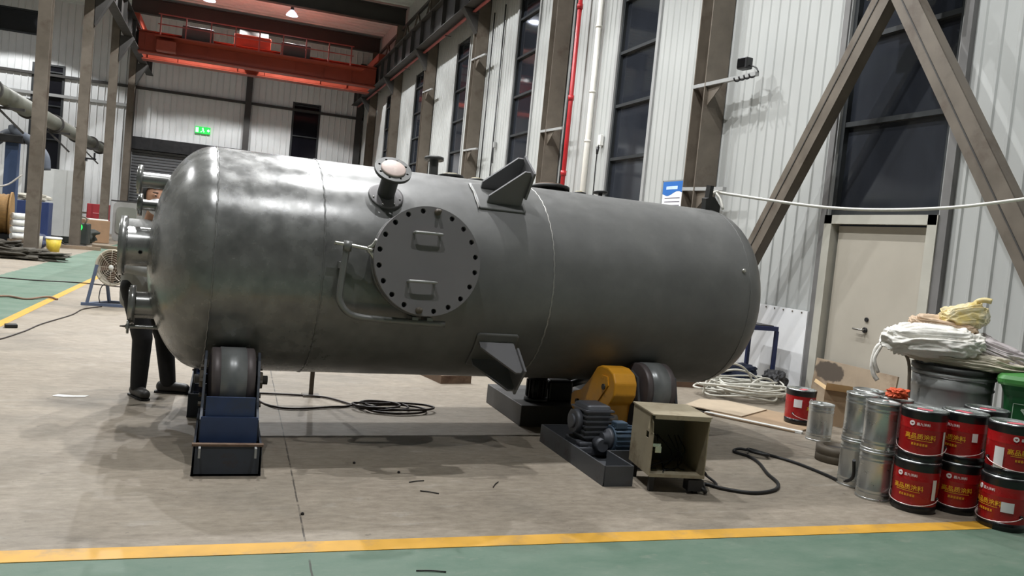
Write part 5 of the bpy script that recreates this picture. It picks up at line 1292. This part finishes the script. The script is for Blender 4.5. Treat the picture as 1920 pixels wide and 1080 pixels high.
# ================================================================== DRUM FAN
t = thing('drum_fan', 'drum fan with round grille on a blue grey stand left of the vessel', 'fan', (-1.45, 12.95, 0))
fc = V((-1.47, 12.85, .56)); fd = V((-.25, -.97, .02)).normalized(); fd = V((.05, -1, .05)).normalized(); fr = .25
back = V((.45, .85, 0)).normalized()
M_cream = pm('fan_cream', (196,188,172), .5, 0, .08)
mb = MB(); mb.lathe(fc, back, [(fr,0), (fr+.012,.0), (fr+.012,.02), (fr,.03), (fr*.97,.36), (fr,.37), (fr-.01,.37), (fr*.93,.03), (fr-.012,.0), (fr,0)], 48, False); mb.build('shroud', M_cream, t)
x_, y_, z2 = mb.frame(back) if False else MB().frame(back)
mb = MB()
for rr_ in [.04+.03*k for k in range(7)]:
    mb.tube([fc-back*.01+(x_*math.cos(2*PI*k/36)+y_*math.sin(2*PI*k/36))*rr_ for k in range(36)], .0022, 4, 1, closed=True)
for k in range(8): mb.tube([fc-back*.01+(x_*math.cos(2*PI*k/8)+y_*math.sin(2*PI*k/8))*.03, fc-back*.005+(x_*math.cos(2*PI*k/8)+y_*math.sin(2*PI*k/8))*fr], .003, 4, 1)
mb.build('grille', M_cream, t)
mb = MB(); mb.lathe(fc-back*.02, back, [(0,0), (.035,.002), (.04,.015), (.03,.02)], 20, False); mb.build('hub_badge', M_white, t)
M_blade = pm('fan_blade', (112,92,80), .5, .2, .12)
mb = MB()
for k in range(5):
    a = 2*PI*k/5; e1 = x_*math.cos(a)+y_*math.sin(a); e2 = -x_*math.sin(a)+y_*math.cos(a)
    q = [fc+back*.09+e1*.04-e2*.03, fc+back*.06+e1*.215-e2*.07, fc+back*.12+e1*.215+e2*.09, fc+back*.13+e1*.04+e2*.03]
    mb.face(q); mb.face([p+back*.006 for p in q][::-1])
    for i in range(4): mb.face([q[i], q[(i+1) % 4], q[(i+1) % 4]+back*.006, q[i]+back*.006])
mb.build('blade', M_blade, t)
mb = MB(); mb.cyl(fc+back*.13, fc+back*.33, .07, .07, 20); mb.build('motor', pm('fan_motor', (96,80,70), .5, .2, .1), t)
mb = MB(); mb.cyl(fc+back*.355, fc+back*.36, fr*.93, fr*.93, 36); mb.build('back_guard', M_blade, t)
M_fs = pm('fan_stand_grey_blue', (88,100,124), .5, .1, .12)
bx0 = V((-1.47, 12.9, 0))
for (q0, q1) in (((-.29, -.02), (-.2, .03)), ((.29, -.02), (.24, .03)), ((-.05, .4), (-.1, .3)), ((.34, .4), (.26, .3))):
    a = bx0+V((q0[0], q0[1], .02)); top = bx0+V((q1[0], q1[1], .58 if q0[1] < 0 else .4)); mb = MB(); mb.bar(a, top, .035, .035); mb.build('stand_leg', M_fs, t)
mb = MB(); mb.bar(bx0+V((-.36, -.03, .02)), bx0+V((.36, -.03, .02)), .05, .04); mb.bar(bx0+V((-.08, .41, .02)), bx0+V((.42, .41, .02)), .04, .04); mb.bar(bx0+V((-.33, -.03, .02)), bx0+V((-.06, .41, .02)), .04, .03); mb.bar(bx0+V((.33, -.03, .02)), bx0+V((.38, .41, .02)), .04, .03); mb.build('base_frame', M_fs, t)
mb = MB(); mb.tube([fc+back*.3-UU*.2, bx0+V((-.1, .1, .3)), bx0+V((-.14, .0, .15)), bx0+V((-.12, -.05, .05))], .007, 6, 5); mb.build('lead', M_black, t)

# ================================================================== LEFT AISLE CLUTTER
t = thing('cable_drum', 'mustard brown bundled cable drum at left edge of the aisle', 'cable drum', (-5.55, 24.4, .2))
M_must = pm('mustard_cable', (128,96,50), .7, 0, .3, 8, .05, stretch=(1,1,6))
mb = MB(); cd = V((.9, .1, 0)).normalized(); o_ = V((-5.9, 24.3, .95))
mb.lathe(o_, cd, [(.1,0), (.52,.0)]+[(.50+.02*(k % 2), .04+.05*k) for k in range(12)]+[(.52,.64), (.1,.64)], 32, True); mb.build('winding', M_must, t)
for h_ in (-.04, .66):
    mb = MB(); mb.cyl(o_+cd*h_, o_+cd*(h_+.04), .58, .58, 32); mb.build('drum_flange', M_must, t)
mb = MB(); mb.box((-5.57, 24.33, .3), (.8, .5, .28)); mb.box((-5.57, 24.33, .08), (.9, .9, .16)); mb.build('cradle', M_blackmetal, t)
for k in range(4):
    mb = MB(); c_ = V((-4.98, 24.0, .42+.17*k)); mb.cyl(c_-V((.12,.1,0)), c_+V((.12,.1,0)), .08, .08, 16); mb.cyl(c_+V((.12,.1,0)), c_+V((.14,.117,0)), .03, .03, 10)
    tag(mb.build('paper_roll', M_white), 'white roll in the stack beside the mustard cable drum, %s' % ['lowest', 'second from bottom', 'third from bottom', 'topmost'][k], 'roll', 'white rolls by the cable drum')
mb = MB(); mb.box((-4.98, 24.05, .17), (.36, .4, .34)); tag(mb.build('timber_block', pm('old_timber', (120,104,86), .8, 0, .2, 5)), 'old timber block under the white rolls', 'block')
t = thing('parts_cabinet', 'blue metal cabinet with clutter on top beside the nearest left column', 'cabinet', (-5.45, 28.2, 0))
M_cabblue = pm('cabinet_blue', (34,50,92), .5, 0, .15, 3)
mb = MB(); mb.box((-5.5, 28.2, .68), (1.0, .6, 1.3), bev=.02); mb.build('body', M_cabblue, t)
for q in (-1, 1):
    mb = MB(); mb.box((-5.5+q*.245, 27.89, .68), (.47, .02, 1.22)); d_ = mb.build('cabinet_door', M_cabblue, t)
    mb = MB(); mb.box((-5.5+q*.05, 27.87, .75), (.02, .02, .14)); mb.build('handle', M_steel, d_)
lump('cloth_bundle', (-5.5, 28.15, 1.44), (.4, .2, .11), pm('pale_cloth', (176,172,160), .8, 0, .2, 8), 'pale cloth bundle lying on the blue cabinet', 'cloth', 12, .5, n=4, flat=.1)
t = thing('plastic_bucket', 'yellow bucket with white lid on floor by the left aisle', 'bucket', (-4.42, 25.6, 0))
mb = MB(); mb.lathe((-4.42, 25.6, 0), (0,0,1), [(.15,0), (.2,.36)], 28, True); mb.build('body', pm('bucket_yellow', (204,180,60), .5, 0, .2, 9, .05, rgb2=(176,170,120), amt=.35, scale2=6), t)
mb = MB(); mb.lathe((-4.42, 25.6, .35), (0,0,1), [(.205,0), (.212,.01), (.212,.05), (.19,.055), (0,.055)], 28, True); mb.build('lid', M_white, t)
t = thing('plastic_bucket', 'grey bucket beside the yellow one on the left', 'bucket', (-4.8, 25.2, 0))
mb = MB(); mb.lathe((-4.8, 25.2, 0), (0,0,1), [(.15,0), (.19,.42), (.175,.42), (.14,.02)], 24, True); mb.build('body', pm('bucket_grey', (150,146,136), .6, 0, .2, 6), t)
lump('tarpaulin', (-5.1, 26.6, .22), (.3, .4, .22), pm('navy_cloth', (44,52,76), .8, 0, .25, 6), 'dark navy cloth heap behind the yellow bucket', 'cloth', 14, .4, n=4, flat=.05)
t = thing('cardboard_box', 'brown cardboard box with papers on top near the red cabinet', 'box', (-4.55, 33.7, 0))
mb = MB(); mb.box((-4.5, 33.7, .42), (.85, .7, .82), rotz(.35), bev=.015); mb.build('body', pm('brown_carton', (138,110,84), .8, 0, .15, 4), t)
mb = MB(); mb.box((-4.5, 33.7, .855), (.7, .5, .04), rotz(.6)); mb.build('paper', M_white, t)
t = thing('fire_cabinet', 'red metal cabinet standing by the third left column', 'cabinet', (-4.95, 36.2, 0))
M_redcab = pm('red_cabinet_paint', (150,42,50), .5, 0, .15, 3)
mb = MB(); mb.box((-4.75, 36.2, .72), (.78, .5, 1.4), bev=.02); mb.build('body', M_redcab, t)
mb = MB(); mb.box((-4.75, 35.94, .72), (.7, .02, 1.3)); d_ = mb.build('cabinet_door', M_redcab, t)
mb = MB(); mb.box((-4.7, 35.925, 1.06), (.42, .01, .03)); mb.box((-4.7, 35.925, .42), (.42, .01, .03)); mb.build('white_stripe', pm('faded_pink', (206,130,134), .5), d_)
t = thing('machine_booth', 'grey rounded machine housing right of the red cabinet', 'machine', (-3.7, 37.2, 0))
mb = MB(); loft(mb, [[V((-3.75+u, 36.8+dv, z)) for u, z in [(p[0], .8+p[1]) for p in rrect(1.1, 1.6, .2)]] for dv in (0, 1.2)]); mb.build('housing', pm('machine_grey', (142,142,138), .5, 0, .1, 3), t)
mb = MB(); loft(mb, [[V((-3.8+u, 36.8+dv, z)) for u, z in [(p[0], .85+p[1]) for p in rrect(.75, 1.1, .15)]] for dv in (-.03, .05)]); mb.build('access_door', pm('machine_door', (120,122,114), .5, 0, .1, 3), t)
mb = MB(); mb.box((-3.75, 37.3, 1.63), (1.3, .9, .06)); mb.build('top_tray', M_steel_dark, t)
mb = MB(); mb.box((-5.05, 29.5, 1.35), (1.0, .05, 2.1)); tag(mb.build('white_board', pm('board_white', (204,206,204), .5, 0, .06, 3)), 'big white board standing between the first two left columns', 'board')
mb = MB(); mb.box((-6.4, 28.8, 1.7), (.9, .05, 1.3)); tag(mb.build('white_board', pm('board_white', (204,206,204))), 'smaller white board behind the blue cabinet', 'board')
mb = MB(); mb.box((-6.4, 28.85, .53), (.08, .08, 1.06)); tag(mb.build('board_post', M_steel_dark), 'dark post carrying the smaller white board', 'post')
# dark welding gear heap with green indicator
t = thing('welding_set', 'dark welding machine with bright green light by the left columns', 'machine', (-4.6, 30.2, 0))
mb = MB(); mb.box((-4.6, 30.3, .4), (.8, .6, .7), bev=.04); mb.build('body', pm('machine_dark', (40,44,42), .6, 0, .2, 4), t)
mb = MB(); mb.tube([(-4.95, 30.0, .75), (-4.95, 30.0, .95), (-4.3, 30.0, .95), (-4.3, 30.0, .75)], .025, 8, 3); mb.build('carry_handle', M_steel, t)
mb = MB(); mb.lathe((-4.5, 29.98, .62), (0,-1,0), [(.13,0), (.12,.03), (.05,.05), (0,.05)], 18, True); mb.build('indicator_light', emit('green_light', (30,255,90), 3.0), t)
mb = MB(); mb.tube([(-4.9, 30.0, .6), (-5.0, 29.8, .3), (-4.8, 29.6, .04), (-4.4, 29.4, .04), (-4.2, 29.7, .04)], .03, 8, 4); mb.build('lead', M_black, t)
lump('cloth_bundle', (-5.0, 31.6, .3), (.7, .5, .32), pm('dark_heap', (56,58,54), .8, 0, .3, 4), 'heap of dark cloth and hoses behind the welding machine', 'cloth', 21, .5, n=4, flat=.05)
for i, (x, y, l, a, lab) in enumerate(((-4.3, 28.0, 1.5, .2, 'longer timber plank on floor by the welding machine'), (-3.5, 29.6, 1.0, -.3, 'shorter timber plank on floor behind the yellow bucket'))):
    mb = MB(); mb.box((x, y, .05), (l, .22, .1), rotz(a)); tag(mb.build('timber_plank', pm('old_timber', (120,104,86))), lab, 'timber')
lump('scrap_heap', (-4.45, 21.65, .1), (.75, .3, .12), pm('scrap_dark', (70,66,58), .8, .1, .4, 8), 'low heap of dark scrap at left edge before the cable drum', 'scrap', 31, .7, n=5, sc=3.5, flat=.1)
lump('scrap_heap', (-5.3, 23.2, .14), (.6, .4, .16), pm('scrap_dark', (70,66,58)), 'dark scrap heap at foot of the mustard cable drum', 'scrap', 33, .7, n=5, sc=3.5, flat=.1)
# dust duct and extraction arm
t = thing('dust_duct', 'long round grey duct running behind the left columns', 'duct', (-5.15, 30, 3.5))
M_duct = pm('duct_grey_green', (92,93,84), .5, .1, .15, 3)
mb = MB(); mb.cyl((-5.15, 15, 3.77), (-5.15, 38.3, 3.77), .24, .2, 24); mb.build('pipe', M_duct, t)
for yy in (17.5, 21.3, 25, 28.7, 32.5, 36, 38.25):
    mb = MB(); mb.cyl((-5.15, yy, 3.77), (-5.15, yy+.12, 3.77), .27, .27, 24); mb.build('duct_flange', M_steel_dark, t)
for yy in (22.7, 28.8, 34.9):
    mb = MB(); mb.bar((-5.35, yy, 3.5), (-4.71, yy, 3.5), .08, .06); mb.bar((-5.3, yy, 3.5), (-4.71, yy, 2.95), .05, .05); mb.build('duct_bracket', M_steel_dark, t)
t = thing('extraction_post', 'blue post with curved fume extraction arms at left edge', 'extractor', (-5.75, 24.6, 0))
mb = MB(); mb.bar((-5.75, 24.6, 0), (-5.75, 24.6, 3.0), .3, .3); mb.build('post', pm('post_blue', (44,62,92), .5, 0, .12, 3), t)
mb = MB(); mb.tube([(-6.6, 24.3, 2.3), (-6.2, 24.4, 2.75), (-5.8, 24.5, 3.1), (-5.4, 24.5, 2.98), (-5.05, 24.5, 2.75)], .13, 12, 5); mb.tube([(-5.75, 24.5, 3.28), (-5.7, 24.45, 3.14), (-5.3, 24.4, 2.95), (-4.95, 24.3, 2.6), (-4.88, 24.3, 2.2)], .12, 12, 5); mb.build('flexible_arm', pm('arm_hose', (74,80,90), .6, 0, .15, 5), t)
mb = MB(); mb.box((-5.75, 24.45, 2.95), (.6, .3, .22), bev=.03); mb.build('arm_joint', M_blackmetal, t)
t.location += V((.24, .85, 0))
cable('hung_cable', [(-6.2, 21, 2.15), (-5.4, 21.6, 1.66), (-4.95, 22.2, 1.65), (-4.6, 22.3, 1.95)], .022, pm('pale_cable', (160,156,150), .5), 'pale cable slung from the nearest left column')
mb = MB(); mb.box((-4.18, 28.5, 2.75), (.03, .3, .06)); mb.box((-4.05, 28.45, 2.8), (.3, .05, .05)); mb.box((-3.95, 28.45, 2.9), (.05, .05, .2)); tag(mb.build('pipe_hook', M_blackmetal), 'small black hook bracket on the second left column', 'bracket')
# emergency exit sign on the back wall
t = thing('exit_sign', 'glowing green emergency exit sign above the roller door', 'sign', (-1.4, 44.88, 5.5))
mb = MB(); mb.box((-1.4, 44.9, 5.65), (.72, .08, .34)); mb.build('case', emit('exit_green', (20,190,70), 1.1), t)
mb = MB(); yv = 44.855
def fl(pts): mb.prism(pts, lambda p: V((-1.4+p[0], yv, 5.65+p[1])), lambda p: V((-1.4+p[0], yv-.006, 5.65+p[1])))
fl(circ(.0, .1, .028, 12)); fl([(-.06,.07), (.03,.075), (.05,.0), (.0,-.02), (-.02,.03)]); fl([(.03,-.01), (.09,-.05), (.06,-.12), (.03,-.11), (.05,-.06), (.0,-.04)]); fl([(-.02,0), (-.0,-.03), (-.06,-.11), (-.12,-.1), (-.11,-.08), (-.07,-.08)]); fl([(.2,.04), (.26,.04), (.26,.09), (.34,0), (.26,-.09), (.26,-.04), (.2,-.04)]); fl([(-.34,.12), (-.2,.12), (-.2,-.12), (-.34,-.12)])
mb.build('pictogram', emit('exit_white', (190,255,210), 1.2), t)
# beige cabinets / pallet far behind the aisle
t = thing('grey_bench', 'low grey workbench along the back wall left of the roller door', 'bench', (-6.6, 43.6, 0))
mb = MB(); mb.box((-6.9, 43.6, .95), (2.4, .8, .08)); mb.build('bench_top', M_steel, t)
for q in (-1.1, 1.1):
    mb = MB(); mb.box((-6.9+q, 43.6, .455), (.1, .7, .91)); mb.build('leg', M_steel, t)

# ================================================================== WORLD & VIEW
w = bpy.data.worlds.new('night'); S.world = w; w.use_nodes = True
bg = w.node_tree.nodes['Background']; bg.inputs[0].default_value = (.02, .024, .03, 1); bg.inputs[1].default_value = .3
S.view_settings.view_transform = 'Standard'; S.view_settings.look = 'None'; S.view_settings.gamma = 1; S.view_settings.exposure = -0.5
S.view_settings.use_curve_mapping = False
